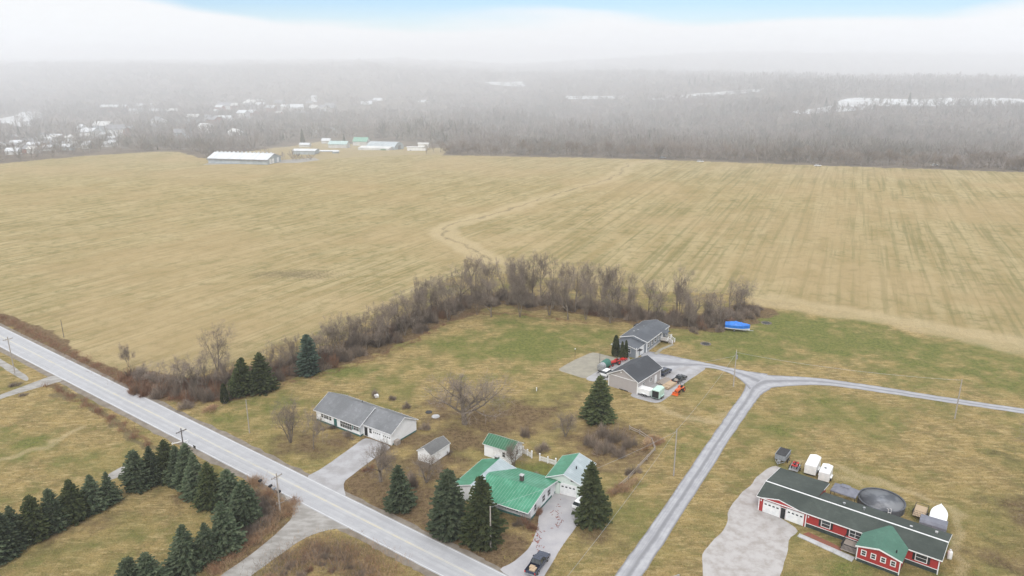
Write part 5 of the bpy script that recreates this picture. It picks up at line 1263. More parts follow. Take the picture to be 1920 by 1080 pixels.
put_spruce(SPRG[0], (1109, 975), (1108, 863), 66, 'conical dark spruce between the driveway and the green roofed garage')
put_spruce(SPRG[0], (1122, 786), (1121, 702), 62, 'tall dark spruce standing left of the taupe garage')
put_spruce(SPRB, (580, 700), (577, 626), 46, 'dense blue green spruce in the hedgerow above the ranch house')
put_spruce(SPRG[1], (457, 738), (453, 670), 44, 'left one of two dark firs in the hedgerow'); put_spruce(SPRG[0], (492, 732), (485, 660), 50, 'right one of two dark firs in the hedgerow')
put_spruce(SPRG[0], (447, 742), (440, 690), 34, 'small dark fir at the foot of the hedgerow near the road')
def arborvitae(seed):
    r_ = random.Random(seed); V = []; Fc = []
    for i in range(2600):
        t = r_.random() ** .8; rad = .62 * (1 - t) ** .45 * min(1, .7 + t * 3) * r_.uniform(.75, 1.05); a = r_.uniform(0, 6.28); z_ = .1 + t * 4.3
        p = Vector((math.cos(a) * rad, math.sin(a) * rad, z_)); ribbon(V, Fc, p, p + Vector((math.cos(a) * .07, math.sin(a) * .07, r_.uniform(.15, .35))), .06, r_)
    return raw_mesh('foliage', V, Fc, M_needleg)
ARB = arborvitae(1); ARBT = MB().tube((0, 0, 0), (0, 0, 3.4), .35, .05, 7)
ARBTm = raw_mesh('trunk', ARBT.V, ARBT.F, M_bark)
for (b_, t_, w_, lab) in [((1154, 668), (1152, 629), 15, 'wide columnar arborvitae at the left corner of the grey house'), ((1166, 674), (1167, 641), 9, 'left twin of two slim arborvitae before the grey house'), ((1173, 673), (1174, 639), 9, 'right twin of two slim arborvitae before the grey house'), ((422, 756), (420, 720), 15, 'dark columnar evergreen at the road end of the hedgerow')]:
    b, h = height_for(b_, t_); T = thing('arborvitae', lab, 'tree', b); ww = width_for(b_, w_) / 2 / .6; T.scale = (ww, ww, h / 4.6); link('foliage', ARB, T); link('trunk', ARBTm, T)
# single bare trees and bushes
def bt(tpl, base, top, w_, label, **kw):
    b, h = height_for(base, top); return put_tree(tpl, b, h, label, wide=width_for(base, w_), **kw)
bt(ROUND, (872, 795), (868, 694), 140, 'large round-crowned bare tree on the lawn behind the white shed')
bt(ROUND2, (545, 830), (542, 738), 60, 'bare tree on the grass left of the ranch house'); bt(TREES[4], (588, 842), (590, 756), 48, 'bare tree in front of the left end of the ranch house')
bt(ROUND, (714, 903), (706, 818), 72, 'reddish bare tree beside the ranch house driveway'); bt(ROUND2, (800, 905), (797, 850), 64, 'low dark bare tree below the white shed')
bt(TREES[2], (408, 695), (404, 600), 66, 'tall multi-stemmed bare tree standing out above the hedgerow'); bt(TREES[3], (241, 688), (236, 640), 26, 'small dead tree at the roadside end of the hedgerow')
bt(ROUND2, (1060, 818), (1062, 768), 46, 'small bare tree left of the dark thicket'); bt(ROUND2, (963, 877), (960, 826), 48, 'bare tree in front of the green roofed shed')
bt(TREES[4], (1975, 1100), (1960, 870), 200, 'large bare tree reaching in from the lower right edge')
bt(TREES[0], (2010, 960), (1990, 800), 170, 'bare tree reaching in from the right edge above its neighbour')
for k, (px, py, r_, h, lab) in enumerate([(1112, 835, 2.6, 3.8, 'left clump'), (1135, 850, 3.0, 4.2, 'front clump'), (1155, 828, 3.0, 4.6, 'middle clump'), (1180, 838, 2.4, 3.4, 'right clump'), (1130, 818, 2.6, 3.8, 'rear clump'), (1160, 856, 2.2, 3.0, 'low front right clump')]):
    put_bush(W(px, py), r_, h, f'{lab} of the dark thicket below the tall spruce', 'dark thicket below the tall spruce')
for px, py, r_, h, kd, lab in [(986, 818, 1.7, 3.2, 0, 'upright dark bush behind the green roofed shed'), (1016, 846, 2.4, 2.3, 0, 'round dark bush beyond the white fence'), (702, 742, 1.9, 2.2, 0, 'round bush beside the white box behind the ranch house'), (735, 748, 1.6, 1.3, 0, 'low bush behind the middle of the ranch house'), (762, 765, 1.7, 2.0, 0, 'bush near the right end of the ranch house'),
                            (1187, 888, 2.0, 2.6, 0, 'dark bush beside the old rail fence'), (1212, 836, 2.8, 2.2, 2, 'pale dead grass clump at the bend of the rail fence'), (1228, 826, 2.2, 1.9, 2, 'pale weed clump right of the rail fence bend'), (1153, 926, 1.7, 1.6, 2, 'tan weed clump at the near end of the rail fence'),
                            (992, 985, 2.3, 2.1, 1, 'reddish bush at the front corner of the green roofed house'), (1006, 962, 1.2, 2.4, 1, 'tall reddish shrub against the right wall of the green roofed house'), (970, 982, 1.3, 1.4, 0, 'dark shrub under the front eave of the green roofed house'), (845, 915, 2.2, 2.6, 0, 'bush left of the green roofed house wing'),
                            (775, 905, 2.5, 2.6, 0, 'bare bush behind the single broad spruce'), (690, 880, 1.6, 1.8, 1, 'reddish bush beside the ranch house driveway'), (795, 805, 1.8, 2.4, 0, 'bush at the right gable of the ranch house'), (400, 768, 2.6, 1.6, 2, 'pale dead weed mound at the roadside end of the hedgerow'), (30, 722, 2.0, 1.2, 0, 'dark low bush beside the field access road'), (45, 741, 1.4, .8, 0, 'small dark bush below the field access road'),
                            (620, 802, 2.4, 1.1, 0, 'low dark bush along the front wall of the ranch house'), (652, 818, 2.4, 1.2, 0, 'dark foundation bush near the ranch house door'), (838, 850, 1.8, 1.8, 0, 'low bush between the two sheds'), (1003, 892, 1.2, 1.0, 0, 'small bush behind the breezeway')]:
    put_bush(W(px, py), r_, h, lab, None, kd, 'dead_weeds' if kd == 2 else 'bare_bush')
for k in range(16):
    px, py = [(545, 1062), (570, 1048), (590, 1040), (612, 1036), (600, 1058), (575, 1072), (640, 1050), (655, 1066), (530, 1078), (625, 1072), (505, 1085), (680, 1078), (560, 1085), (590, 1090), (640, 1090), (610, 1048)][k]
    put_bush(W(px, py), rnd.uniform(.9, 1.7), rnd.uniform(.8, 1.7), 'low tangled bush in the rough corner below the side road', 'bushes in the rough corner below the side road', [0, 1, 2, 0][k % 4])
for k, (px, py, h) in enumerate([(292, 728, 3.4), (312, 735, 4.2), (335, 742, 4.6), (352, 752, 4.0), (372, 748, 5.0), (392, 752, 4.6), (408, 742, 4.4), (330, 722, 4.2), (360, 726, 4.8), (388, 728, 4.6), (430, 745, 4.0), (522, 712, 4.0), (542, 704, 4.2), (560, 700, 4.0), (605, 692, 4.4), (625, 684, 4.6), (648, 676, 4.8), (675, 668, 5.0), (275, 712, 2.8), (348, 765, 2.6)]):
    put_bush(W(px, py), rnd.uniform(2.4, 3.4), h, 'tall brown leafless bush at the road end of the hedgerow', 'tall bushes at the road end of the hedgerow', 1 if k % 3 == 0 else 0)
for k in range(9):
    px, py = [(478, 930), (492, 948), (505, 962), (478, 965), (462, 1000), (450, 1020), (515, 945), (490, 985), (436, 1035)][k]
    put_bush(W(px, py), rnd.uniform(1.0, 1.9), rnd.uniform(1.0, 1.9), 'brown bush between the spruces and the side road', 'bushes between the spruces and the side road', [0, 1, 0][k % 3])
# hedgerow: trees you can tell apart, bushes beneath
named = [((548, 1), (0, 0))]
hl = [(312, 728, 678, 2), (335, 735, 668, 4), (362, 738, 662, 2), (385, 735, 650, 0), (432, 728, 655, 3), (505, 705, 640, 2), (525, 700, 632, 4), (545, 690, 626, 3), (602, 680, 620, 1), (618, 672, 612, 5), (640, 668, 590, 2), (668, 655, 586, 3), (690, 652, 575, 0), (270, 722, 685, 3), (710, 655, 590, 6), (735, 640, 570, 1), (765, 630, 560, 2), (790, 610, 530, 3), (845, 600, 525, 2), (925, 592, 515, 1), (975, 592, 505, 3), (1060, 600, 520, 5), (1140, 604, 530, 2), (1225, 604, 540, 1), (1290, 615, 555, 3), (1350, 618, 560, 2), (620, 655, 598, 3), (655, 645, 590, 0), (700, 640, 565, 5), (722, 632, 570, 2), (752, 622, 540, 4), (775, 615, 535, 2), (800, 590, 515, 3), (815, 585, 508, 6), (838, 580, 512, 4), (862, 575, 488, 4), (880, 560, 478, 1), (897, 565, 480, 5), (910, 568, 482, 1), (930, 570, 490, 5),
      (948, 570, 474, 2), (965, 568, 476, 6), (985, 570, 480, 3), (1003, 566, 470, 5), (1018, 572, 466, 1), (1036, 578, 480, 0), (1058, 580, 490, 6), (1076, 584, 488, 4), (1092, 578, 486, 1), (1110, 582, 490, 5), (1128, 584, 492, 3), (1146, 588, 492, 1), (1163, 580, 500, 0), (1190, 590, 512, 5), (1212, 588, 515, 1),
      (1240, 585, 520, 5), (1267, 585, 494, 0), (1282, 592, 520, 3), (1308, 600, 540, 2), (1330, 598, 538, 6), (1345, 592, 540, 5), (1363, 590, 522, 5), (1388, 588, 520, 2), (1402, 584, 532, 4), (890, 588, 520, 3), (1030, 592, 510, 2), (1100, 598, 520, 6), (1175, 602, 530, 3)]
dsc = ['slender', 'forked', 'spreading', 'upright', 'crooked', 'twiggy']
for k, (px, pb, pt, ti) in enumerate(hl):
    b, h = height_for((px, pb), (px, pt)); b += Vector((rnd.uniform(-1, 1), rnd.uniform(-1.5, 1.5), 0))
    if px == 1267: lab, grp = 'tallest bare tree standing clear of the right half of the hedgerow', None
    elif px == 1388: lab, grp = 'wide fan-shaped bare tree at the right end of the hedgerow', None
    elif px == 1363: lab, grp = 'narrow ivy-dark bare tree beside the fan-shaped one at the hedgerow end', None
    else: lab, grp = 'bare leafless tree of the hedgerow between the big field and the houses', 'bare trees of the hedgerow'
    put_tree(TREES[ti], b, h * 1.03, lab, grp, wide=width_for((px, pb), 46 if ti in (2, 4) else 36) * rnd.uniform(1.0, 1.5))
Hp, Ht = resample(HEDGE, 75)
for k, p in enumerate(Hp):
    for j in range(4 if k > 18 else 3):
        q = p + Vector((rnd.uniform(-3.0, 3.0), rnd.uniform(-5.5, 4.0), 0)); f = k / 75
        h = rnd.uniform(2.0, 4.8) * (1.15 if f > .4 and f < .95 else 1.0)
        T = put_bush(q, rnd.uniform(2.0, 3.3), h, 'brown leafless bush in the understorey of the hedgerow', 'bushes of the hedgerow', 1 if (f < .2 and rnd.random() < .45) or rnd.random() < .08 else 0)
for k in range(14):
    px = rnd.uniform(1200, 1400); py = rnd.uniform(606, 624) if px < 1350 else rnd.uniform(594, 606)
    put_bush(W(px, py), rnd.uniform(1.6, 2.6), rnd.uniform(1.6, 3.2), 'brown leafless bush in the understorey of the hedgerow', 'bushes of the hedgerow', 0)
# low roadside brush and weeds: uncountable
def brush_stuff(name, label, areas, n_, hmin, hmax, mat, seed, w_=.02):
    r_ = np.random.RandomState(seed); Vs = []
    tot = sum(a[2] for a in areas)
    for (line, half, wt) in areas:
        P_ = [W(*p) for p in line]; k = int(n_ * wt / tot); Q, ln = resample(P_, 60); Q = np.array([(q.x, q.y) for q in Q])
        t = r_.uniform(0, 58.99, k); i = t.astype(int); f = (t - i)[:, None]; c = Q[i] * (1 - f) + Q[i + 1] * f
        c = c + r_.normal(0, half / 2, (k, 2)) + .8 * np.sin(c[:, ::-1] * 1.7)
        cl = .5 + .5 * np.sin(c[:, 0] * 1.3 + 1.7 * np.sin(c[:, 1] * .9)) * np.cos(c[:, 1] * 1.1)
        h = r_.uniform(hmin, hmax, k) * (.45 + .75 * cl)
        a = r_.uniform(0, 6.28, k); d = np.stack([np.cos(a), np.sin(a)], -1); lean = r_.normal(0, .35, (k, 2)) * h[:, None]
        zb = r_.uniform(0, .45, k) * h
        p0 = np.concatenate([c - d * w_, zb[:, None]], 1); p1 = np.concatenate([c + d * w_, zb[:, None]], 1)
        p2 = np.concatenate([c + lean + d * w_ * .5, (zb + h * .7)[:, None]], 1); p3 = np.concatenate([c + lean - d * w_ * .5, (zb + h * .7)[:, None]], 1)
        Vs.append(np.stack([p0, p1, p2, p3], 1).reshape(-1, 3))
    V = np.concatenate(Vs); Fq = np.arange(len(V)).reshape(-1, 4)
    tag(link(name, np_mesh(name, V, Fq, mat)), label, 'brush', kind='stuff')
brush_stuff('roadside_brush', 'low brown brush along the field side of the main road', [([(-60, 572), (0, 595), (60, 625), (130, 663), (190, 693), (250, 722), (310, 742), (350, 755)], 1.7, 3), ([(250, 710), (330, 725), (400, 740)], 3.5, 2), ([(90, 722), (190, 776), (285, 838)], .8, 1)], 20000, .4, 1.3, M_twigred, 5)
brush_stuff('dead_weeds', 'tan dead weeds around the side road junction', [([(395, 1075), (440, 1040), (490, 1000), (535, 965), (545, 945)], 1.3, 2), ([(470, 900), (500, 925), (520, 950)], 1.5, 1), ([(540, 1060), (600, 1030), (680, 1055), (740, 1090)], 3.8, 2), ([(1215, 830), (1230, 826)], 1.4, .4), ([(1190, 905), (1155, 925)], 1.2, .5)], 24000, .3, 1.2, M_weed, 6)
brush_stuff('bramble_thicket', 'dark brown brambles in the corner between side road and main road', [([(490, 1085), (560, 1045), (620, 1035), (690, 1085)], 3.6, 1), ([(470, 935), (500, 965), (480, 990), (455, 1015)], 2.4, 2)], 12000, .4, 1.5, M_brush, 8)
brush_stuff('leaf_litter', 'reddish dead ferns along the inner foot of the hedgerow', [([(520, 722), (600, 705), (680, 680), (760, 650), (830, 610), (880, 590), (960, 588), (1040, 598), (1100, 606)], 1.0, 2), ([(330, 745), (430, 750), (520, 722)], 1.6, 1)], 9000, .2, .7, M_twigred, 9)
# tall grass tufts breaking the surface of the rough ground near the camera
def grass_stuff():
    r_ = np.random.RandomState(12); n_ = 90000
    px = r_.uniform(-20, 1940, n_); py = 1085 - (r_.uniform(0, 1, n_) ** 1.15) * 370
    cx = (px - 960) / F_PX; cy = (py - 540) / F_PX; dz = -sp_ - cy * cp; t = -CAM_H / dz; X = cx * t; Y = (cp - cy * sp_) * t
    keep = np.ones(n_, bool)
    for o in SC.objects:
        if o.type == 'MESH' and o.get('kind') == 'structure' and o.name != 'ground' and len(o.data.vertices) < 3000:
            nv = len(o.data.vertices); co = np.empty(nv * 3, np.float32); o.data.vertices.foreach_get('co', co); co = co.reshape(-1, 3)
            if len(o.data.polygons) == 1: keep &= ~poly_in(X, Y, [tuple(c[:2]) for c in co])
    def inpx(poly): return poly_in(px, py, poly)
    keep &= ~inpx([(-400, up(-400) - 14), (1300, up(1300) - 14), (1300, lo_(1300) + 16), (-400, lo_(-400) + 16)])
    keep &= ~inpx(LA + LB[::-1]); keep &= ~inpx([(1196, 650), (1440, 698), (1406, 730), (1225, 715)])
    cl = np.sin(X * .9 + 2 * np.sin(Y * .35)) * np.sin(Y * .8 + 1.5 * np.sin(X * .5)); keep &= (cl + r_.uniform(-.6, .6, n_)) > 0
    for bx in ((-45, -20, 125, 160),): pass
    X, Y = X[keep], Y[keep]; k = len(X); c = np.stack([X, Y], -1)
    h = r_.uniform(.10, .32, k); a = r_.uniform(0, 6.28, k); d = np.stack([np.cos(a), np.sin(a)], -1); w_ = .045; ln = r_.normal(0, .16, (k, 2))
    p0 = np.concatenate([c - d * w_, np.zeros((k, 1))], 1); p1 = np.concatenate([c + d * w_, np.zeros((k, 1))], 1); p2 = np.concatenate([c + ln, h[:, None]], 1)
    V = np.stack([p0, p1, p2], 1).reshape(-1, 3); me = np_mesh('grass_tufts', V, np.arange(len(V)).reshape(-1, 3), veg_mat('dry_grass', (.32, .24, .10), (.22, .20, .075), .12, 0))
    tag(link('grass_tufts', me), 'dry grass tufts over the near lawns and fields', 'grass', kind='stuff')
grass_stuff()
# ------------------------------------------------------------------ far wood (reads as one mass)
FARL = [(p[0], p[1]) for p in WP(FIELD_FAR)]
def far_edge_y(x):      # distance of the far edge of the field at world x
    pts = sorted(FARL); xs = [p[0] for p in pts]; ys = [p[1] for p in pts]; return np.interp(x, xs, ys)
CLEAR = [  # pixel regions on the valley floor kept open
    [(410, 303), (640, 297), (770, 292), (830, 292), (845, 272), (770, 264), (660, 258), (560, 262), (520, 272), (480, 282), (400, 286)],
    [(0, 222), (60, 208), (100, 212), (70, 232), (0, 244)], [(1490, 213), (1560, 192), (1640, 190), (1620, 204), (1540, 214)], [(1560, 192), (1600, 184), (1760, 184), (1920, 188), (1920, 199), (1640, 200)],
    [(1225, 188), (1300, 176), (1440, 166), (1440, 172), (1320, 182), (1260, 190)], [(900, 156), (985, 152), (985, 163), (900, 161)], [(1060, 181), (1180, 180), (1180, 188), (1060, 188)]]
def far_wood():
    r_ = np.random.RandomState(21)
    Vt = []; tone = []
    def batch(n_, ymin, ymax, hs, ws, ne, ew, pw=1.0):
        y = (r_.uniform(ymin ** pw, ymax ** pw, n_)) ** (1 / pw); x = r_.uniform(-.74, .74, n_) * (y + 30)
        ok = y > far_edge_y(x) + 6
        z_ = gz(x, y); fw = y * cp - (z_ - CAM_H) * sp_; u_ = y * sp_ + (z_ - CAM_H) * cp
        px = 960 + F_PX * x / fw; py = 540 - F_PX * u_ / fw
        for k, c in enumerate(CLEAR): ok &= ~(poly_in(px, py, c) & (r_.uniform(0, 1, n_) < (1.0 if k == 0 else .8)))
        town = (px > 400) & (px < 800) & (py > 165) & (py < 215) | (px < 260) & (py > 225) & (py < 305)
        ok &= ~(town & (r_.uniform(0, 1, n_) < .62))
        x, y, z_ = x[ok], y[ok], z_[ok]; k = len(x)
        h = hs * r_.uniform(.5, 1.3, k) * (1 + .3 * wavy(x, y, 25) + .15 * wavy(y, x, 9)); w = ws * r_.uniform(.7, 1.3, k)
        # elements: random slivers inside an ellipsoid crown
        d = r_.normal(0, 1, (k, ne, 3)); d /= np.linalg.norm(d, axis=2, keepdims=True); q = r_.uniform(.3, 1, (k, ne, 1)) ** .6
        c = np.stack([x, y, z_ + h * .58], -1)[:, None, :] + d * q * np.stack([w * .5, w * .5, h * .45], -1)[:, None, :]
        L_ = (h * .16)[:, None, None] * r_.uniform(.7, 1.4, (k, ne, 1))
        dirv = d * np.array([.8, .8, .5]) + np.array([0, 0, .9]); dirv /= np.linalg.norm(dirv, axis=2, keepdims=True)
        s = np.cross(dirv, r_.normal(0, 1, (k, ne, 3))); s /= np.linalg.norm(s, axis=2, keepdims=True)
        a = c - dirv * L_ ; b_ = c + dirv * L_
        V = np.stack([a - s * ew, a + s * ew, b_ + s * ew * .7, b_ - s * ew * .7], 2).reshape(-1, 3); Vt.append(V)
        # trunks
        tw = .16 if ew < .3 else .3; t0 = np.stack([x, y, z_ - .5], -1); t1 = np.stack([x + r_.normal(0, .5, k), y, z_ + h * .7], -1); sd_ = np.array([1., 0, 0]) * tw
        Vt.append(np.stack([t0 - sd_, t0 + sd_, t1 + sd_ * .5, t1 - sd_ * .5], 1).reshape(-1, 3))
    batch(5600, 520, 820, 10, 8, 36, .15)
    batch(7500, 780, 1300, 11, 8, 24, .30)
    batch(8000, 1250, 2100, 10, 15, 20, .55)
    batch(7000, 2000, 3450, 10, 30, 16, 1.1)
    V = np.concatenate(Vt); me = np_mesh('far_wood', V, np.arange(len(V)).reshape(-1, 4), M_farmix)
    tag(link('far_wood', me), 'grey leafless woodland filling the misty valley beyond the field', 'wood', kind='stuff')
far_wood()
# individual trees along the far edge
for k in range(88):
    px = 800 + k * 12.9 + rnd.uniform(-5, 5); x0_ = Wd(px, 560).x; y_ = float(far_edge_y(x0_)) + rnd.uniform(7, 26); p = Wd(px, y_, 0); p.z = g0(p.x, p.y)
    put_tree(TREES[rnd.randrange(7)], p, rnd.uniform(8.5, 14), 'leafless tree in the front rank of the misty wood along the far field edge', 'front rank trees along the far field edge')
CON = []
def far_conifer(px, py, h_px, wpx=None, lab=None):
    p = W(px, py, -6); p.z = g0(p.x, p.y); fw = p.y * cp + CAM_H * sp_; h = h_px * fw / F_PX
    tm, cm, H_, R0 = SPRG[0]; T = thing('conifer_tree', lab or 'dark conifer standing up from the misty wood across the field', 'tree', p, rnd.uniform(0, 6), None if lab else 'dark conifers in the far wood')
    s = h / H_; T.scale = (s * .8, s * .8, s); link('trunk', tm, T); link('crown', cm, T)
for px, py, h in [(457, 258, 15), (463, 257, 17), (470, 259, 13), (490, 254, 14), (526, 257, 13), (531, 258, 15), (35, 252, 22), (50, 244, 12), (58, 243, 12), (66, 243, 10), (193, 270, 16), (370, 215, 14), (378, 214, 12), (1217, 270, 24), (1196, 268, 22), (832, 262, 18), (838, 261, 16), (1700, 225, 22), (1560, 232, 20), (1545, 228, 18), (1635, 235, 20),
                  (1290, 195, 14), (1300, 194, 15), (1325, 194, 16), (1392, 190, 14), (1412, 188, 14), (1440, 190, 13), (1762, 210, 17), (1786, 208, 16), (1800, 210, 16), (1885, 208, 17), (1905, 210, 14), (1208, 195, 10), (645, 262, 16)]:
    far_conifer(px, py, h)
far_conifer(567, 262, 26, lab='tall pointed conifer left of the farmyard'); far_conifer(297, 290, 8, lab='lone dark tree on the skyline of the left field')
# ------------------------------------------------------------------ farm beyond the field
def box_house(px, py, L_, D_, e, r_, az, wm, rm, label, cat, name, group=None, y=None, parts=True):
    p = W(px, py, -4) if y is None else Wd(px, y, 0); p.z = g0(p.x, p.y)
    if parts:
        T = thing(name, label, cat, p, rotz_az(az), group)
        gable(T, -L_ / 2, L_ / 2, -D_ / 2, D_ / 2, e, r_, 'x', wm, rm, .5, .2, zb=-1.5, trim=False); return T
T = thing('long_barn', 'very long low barn with a pale metal roof on the far edge of the field', 'barn', (-233.86, 578.33, 0), rotz_az(101.2))
gable(T, 0, 49.6, 0, 21, 3.8, 7.2, 'x', M_barnwall, M_barnroof, .6, .2, trim=False)
MB().box(-.5, 50.2, -.75, -.05, 2.9, 3.5).build('side_band', M_greywall, T)
for k in range(14): MB().box(1.5 + k * 3.5, 2.7 + k * 3.5, 10.0, 11.0, 7.2, 8.1).build('roof_vent', M_barnroof, T)
for u in (4.5, 8.5, 16.0): MB().box(49.62, 49.75, u - 1.5, u + 1.5, .1, 3.6).build('barn_door', M_trim, T)
tag(MB().add([tuple(W(*q) + Vector((0, 0, .02))) for q in [(380, 309), (560, 305), (600, 300), (590, 296), (530, 300), (400, 303)]][::-1], [(0, 1, 2, 3, 4, 5)]).build('farmyard', M_junc), kind='structure')
T = box_house(575, 297, 19, 12, 3.0, 4.0, 95, M_barnwall, M_barnroof, 'low white roofed shed right of the long barn', 'shed', 'farm_shed')
T = box_house(613, 292, 16, 8, .6, 1.0, 95, M_concrete, M_barnroof, 'flat pale covered silage bunker behind the low farm shed', 'silage bunker', 'silage_bunker')
T = box_house(630, 296, 5, 3, 1.6, 2.1, 60, M_barnwall, M_barnroof, 'tiny white roofed shelter at the field edge', 'shelter', 'animal_shelter')
T = box_house(636, 272, 18, 12, 4, 6.5, 95, M_palewall, pmat('pale_green_roof', (.45, .58, .56)), 'pale barn with a faint green roof left of the cow barn', 'barn', 'barn')
T = box_house(678, 264, 15, 11, 4.5, 8, 100, M_palewall, pmat('farmhouse_green_roof', (.22, .42, .33)), 'white farmhouse with a green roof behind the arched barn', 'house', 'farmhouse')
T = box_house(612, 260, 9, 7, 3, 5, 95, M_palewall, M_barnroof, 'small white shed on the grass knoll above the farm', 'shed', 'farm_shed')
T = box_house(572, 268, 10, 7, 2.5, 4, 95, M_palewall, M_barnroof, 'low pale shed beside the pointed conifer', 'shed', 'farm_shed')
p = W(722, 279, -2); p.z = g0(p.x, p.y); T = thing('arched_barn', 'big white barn with a rounded translucent roof and lean-to at the far farm', 'barn', p, rotz_az(104))
ar = lambda x: [(x, -11 + 22 * i / 12, 3.2 + 3.8 * math.sin(math.pi * i / 12)) for i in range(13)] + [(x, 11, -1), (x, -11, -1)]
MB().loft([ar(-14), ar(14)]).build('arched_shell', M_barnwall, T); MB().prism([(-19, -1), (-11.1, -1), (-11.1, 4), (-19, 3)], 'x', -18, 12).build('lean_to', M_palewall, T); MB().box(14.05, 14.3, -3, 3, 0, 4).build('barn_door', M_greywall, T)
MB().box(4, 9, -19.2, -19.02, 0, 2.6).build('barn_door', pmat('green_door', (.2, .3, .22)), T)
T = box_house(794, 272, 10, 4, 4.2, 4.6, 95, M_whitepaint, M_whitepaint, 'boxy white building right of the far farm', 'building', 'white_block')
T = box_house(782, 289, 17, 3, 3.2, 3.3, 91, M_whitepaint, M_whitepaint, 'long white trailer parked at the far field edge', 'trailer', 'semi_trailer')
MB().box(-6, -5, -1.7, -1.52, -1, .5).build('wheel', M_rubber, T)
for k, (px, py, lab) in enumerate([(1313, 304, 'white car on the track at the far field edge, left of its twin'), (1533, 312, 'white car at the far field edge below the densest wood'), (1243, 297, 'grey car on the track near the end of the field ditch'), (1752, 311, 'small pale car far right at the field edge')]):
    p = W(px, py); T = thing('parked_car', lab, 'car', p, R(rnd.uniform(-15, 15))); suv(T, M_greypaint if k == 2 else M_whitepaint, 5)
# truss bridge
p = W(608, 244, -5); p.z = g0(p.x, p.y) + 1; T = thing('truss_bridge', 'pale arched truss bridge in the mist above the farm', 'bridge', p, rotz_az(82))
for s in (-3.5, 3.5):
    m = MB(); arc = [Vector((-19 + 38 * i / 12, s, 7 * math.sin(math.pi * i / 12))) for i in range(13)]
    for a, b_ in zip(arc[:-1], arc[1:]): m.tube(a, b_, .3, n=5)
    for a in arc[1:-1]: m.tube(a, (a.x, s, 0), .2, n=4)
    for i in range(1, 11): m.tube(arc[i], (arc[i + 1].x, s, 0), .15, n=4)
    m.build('truss', M_barnwall, T)
MB().box(-21, 21, -3.8, 3.8, -.8, 0).build('bridge_deck', M_concrete, T)
# ------------------------------------------------------------------ hazy town
def town_house(px, py, L_, hh, az, wm, rm, label, group=None, name='town_house', cat='house', D_=None, z_=-9):
    p = W(px, py, z_)
    for _ in range(6): p = W(px, py, g0(p.x, p.y))
    T = thing(name, label, cat, p, rotz_az(az), group); D_ = D_ or L_ * .7
    w = MB().prism([(-D_ / 2, -3), (D_ / 2, -3), (D_ / 2, hh), (0, hh + D_ * .3), (-D_ / 2, hh)], 'x', -L_ / 2, L_ / 2).build('wall', wm, T)
    MB().prism([(-D_ / 2 - .5, hh - .2), (0, hh + D_ * .3 + .1), (D_ / 2 + .5, hh - .2), (D_ / 2 + .5, hh + .2), (0, hh + D_ * .3 + .6), (-D_ / 2 - .5, hh + .2)], 'x', -L_ / 2 - .4, L_ / 2 + .4).build('roof', rm, T)
town_house(215, 209, 44, 7, 92, M_farbrick, M_barnroof, 'long brick school block with a bright flat roof in the town', name='school_building', cat='school', D_=12)
town_house(285, 213, 72, 4.5, 92, M_palewall, M_barnroof, 'very long low white building right of the brick school block', name='school_building', cat='school', D_=10)
town_house(272, 206, 26, 7, 92, M_palewall, M_barnroof, 'upper pale block behind the long low white building', name='school_building', cat='school', D_=12)
for px, py, L_, lab in [(980, 190, 34, 'large pale gabled building among the far trees at centre'), (1033, 181, 20, 'white farmhouse on the ridge right of centre'), (1073, 182, 20, 'white gabled barn on the ridge beyond the wood'), (1100, 180, 24, 'pale long barn on the ridge beside the gabled one'), (1150, 184, 26, 'white barn at the end of the pale ridge field'), (1165, 166, 14, 'tiny pale house above the ridge barns'), (757, 188, 24, 'white house standing alone right of the town'), (590, 198, 9, 'slim white church tower in the town')]:
    town_house(px, py, L_, 16 if 'church' in lab else 6, 95, M_whitepaint, M_barnroof, lab, name='church' if 'church' in lab else 'far_house', cat='church' if 'church' in lab else 'house', D_=6 if 'church' in lab else 12)
trr = random.Random(5)
tp = []
for _ in range(110): tp.append((trr.gauss(510, 85), trr.gauss(190, 13), 1))
for _ in range(14): tp.append((trr.uniform(640, 800), trr.gauss(186, 9), 1))
for _ in range(46): tp.append((trr.uniform(0, 215) , 0, 2))
for _ in range(12): tp.append((trr.uniform(60, 380), trr.uniform(168, 196), 1))
for _ in range(18): tp.append((trr.uniform(150, 450), trr.uniform(225, 262), 3))
for _ in range(6): tp.append((trr.uniform(830, 1250), trr.uniform(168, 190), 1))
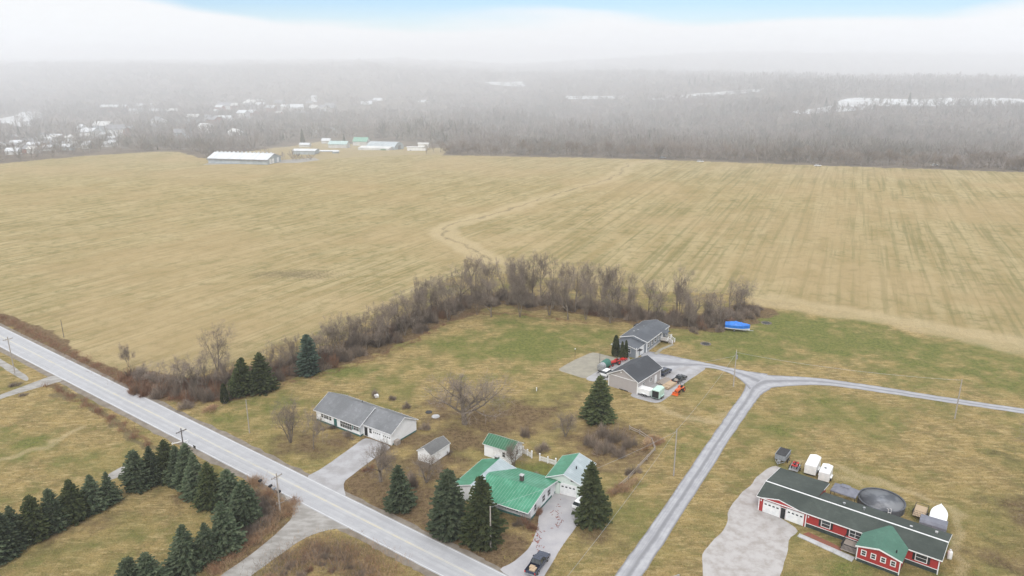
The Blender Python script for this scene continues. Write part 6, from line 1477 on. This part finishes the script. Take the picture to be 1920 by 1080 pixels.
for px, py, kd in tp:
    if kd == 2: py = 294 - px * .075 - abs(trr.gauss(0, 18)) 
    py = max(160, min(298, py)); sc_ = 1.0
    wm = trr.choice([M_whitepaint, M_palewall, M_palewall, M_barnwall, M_farbrick]); rm = trr.choice([M_barnroof, M_greywall, M_greywall, M_barnroof, M_palewall])
    lab, grp = {1: ('small pale house of the hazy town on the slope', 'houses of the hazy town'), 2: ('pale house among bare trees beyond the upper left field edge', 'houses beyond the upper left field edge'), 3: ('pale house scattered in the wood behind the long barn', 'houses in the wood behind the long barn')}[kd]
    town_house(px, py, trr.uniform(7, 12) if kd == 2 else trr.uniform(10, 22), trr.uniform(2.5, 4) if kd == 2 else trr.uniform(5, 9), trr.uniform(60, 140), wm, rm, lab, grp)
# pale wet fields, river and snow on the valley side
def far_sheet(name, pts, mat, dz=.8, n_=18):
    P_ = []
    for q in pts:
        p = W(q[0], q[1], 0)
        for _ in range(12): p = W(q[0], q[1], .5 * p.z + .5 * g0(p.x, p.y))
        P_.append(p)
    X = np.array([p.x for p in P_]); Y = np.array([p.y for p in P_]); gx = np.linspace(X.min(), X.max(), 60); gy = np.linspace(Y.min(), Y.max(), 60)
    V = []; Fq = []; idx = {}
    GX, GY = np.meshgrid(gx, gy); ins = poly_in(GX + 14 * wavy(GX, GY, 25), GY + 10 * wavy(GY, GX, 25), P_)
    for i in range(59):
        for j in range(59):
            if ins[i, j] and ins[i + 1, j] and ins[i, j + 1] and ins[i + 1, j + 1]:
                f = []
                for a, b_ in ((i, j), (i, j + 1), (i + 1, j + 1), (i + 1, j)):
                    if (a, b_) not in idx: idx[(a, b_)] = len(V); V.append((GX[a, b_], GY[a, b_], g0(GX[a, b_], GY[a, b_]) + dz))
                    f.append(idx[(a, b_)])
                Fq.append(f)
    if Fq: tag(link(name, np_mesh(name, V, Fq, mat)), kind='structure')
for c in CLEAR[2:]: far_sheet('snow_field', c, M_snow)
far_sheet('river', CLEAR[1], M_snow)
# ------------------------------------------------------------------ haze
def air(name, mb, dens, label):
    m, t, b = nmat(name + '_air'); t.nodes.remove(b)
    pv = t.nodes.new('ShaderNodeVolumePrincipled'); pv.inputs['Color'].default_value = (.97, .98, 1.0, 1); pv.inputs['Density'].default_value = dens; pv.inputs['Anisotropy'].default_value = 0.0
    t.links.new(pv.outputs[0], t.nodes['Material Output'].inputs['Volume'])
    tag(mb.build('haze', m), label, 'haze', kind='stuff')
air('valley', MB().box(-3000, 3000, -60, 3590, -15, 128), 1.6e-4, 'thin pale winter mist over the whole place')
air('bank', MB().prism([(430, -14), (3580, -14), (3580, 126), (720, 126)], 'x', -2990, 2990), 9.0e-4, 'thicker mist bank lying over the wooded valley beyond the field')
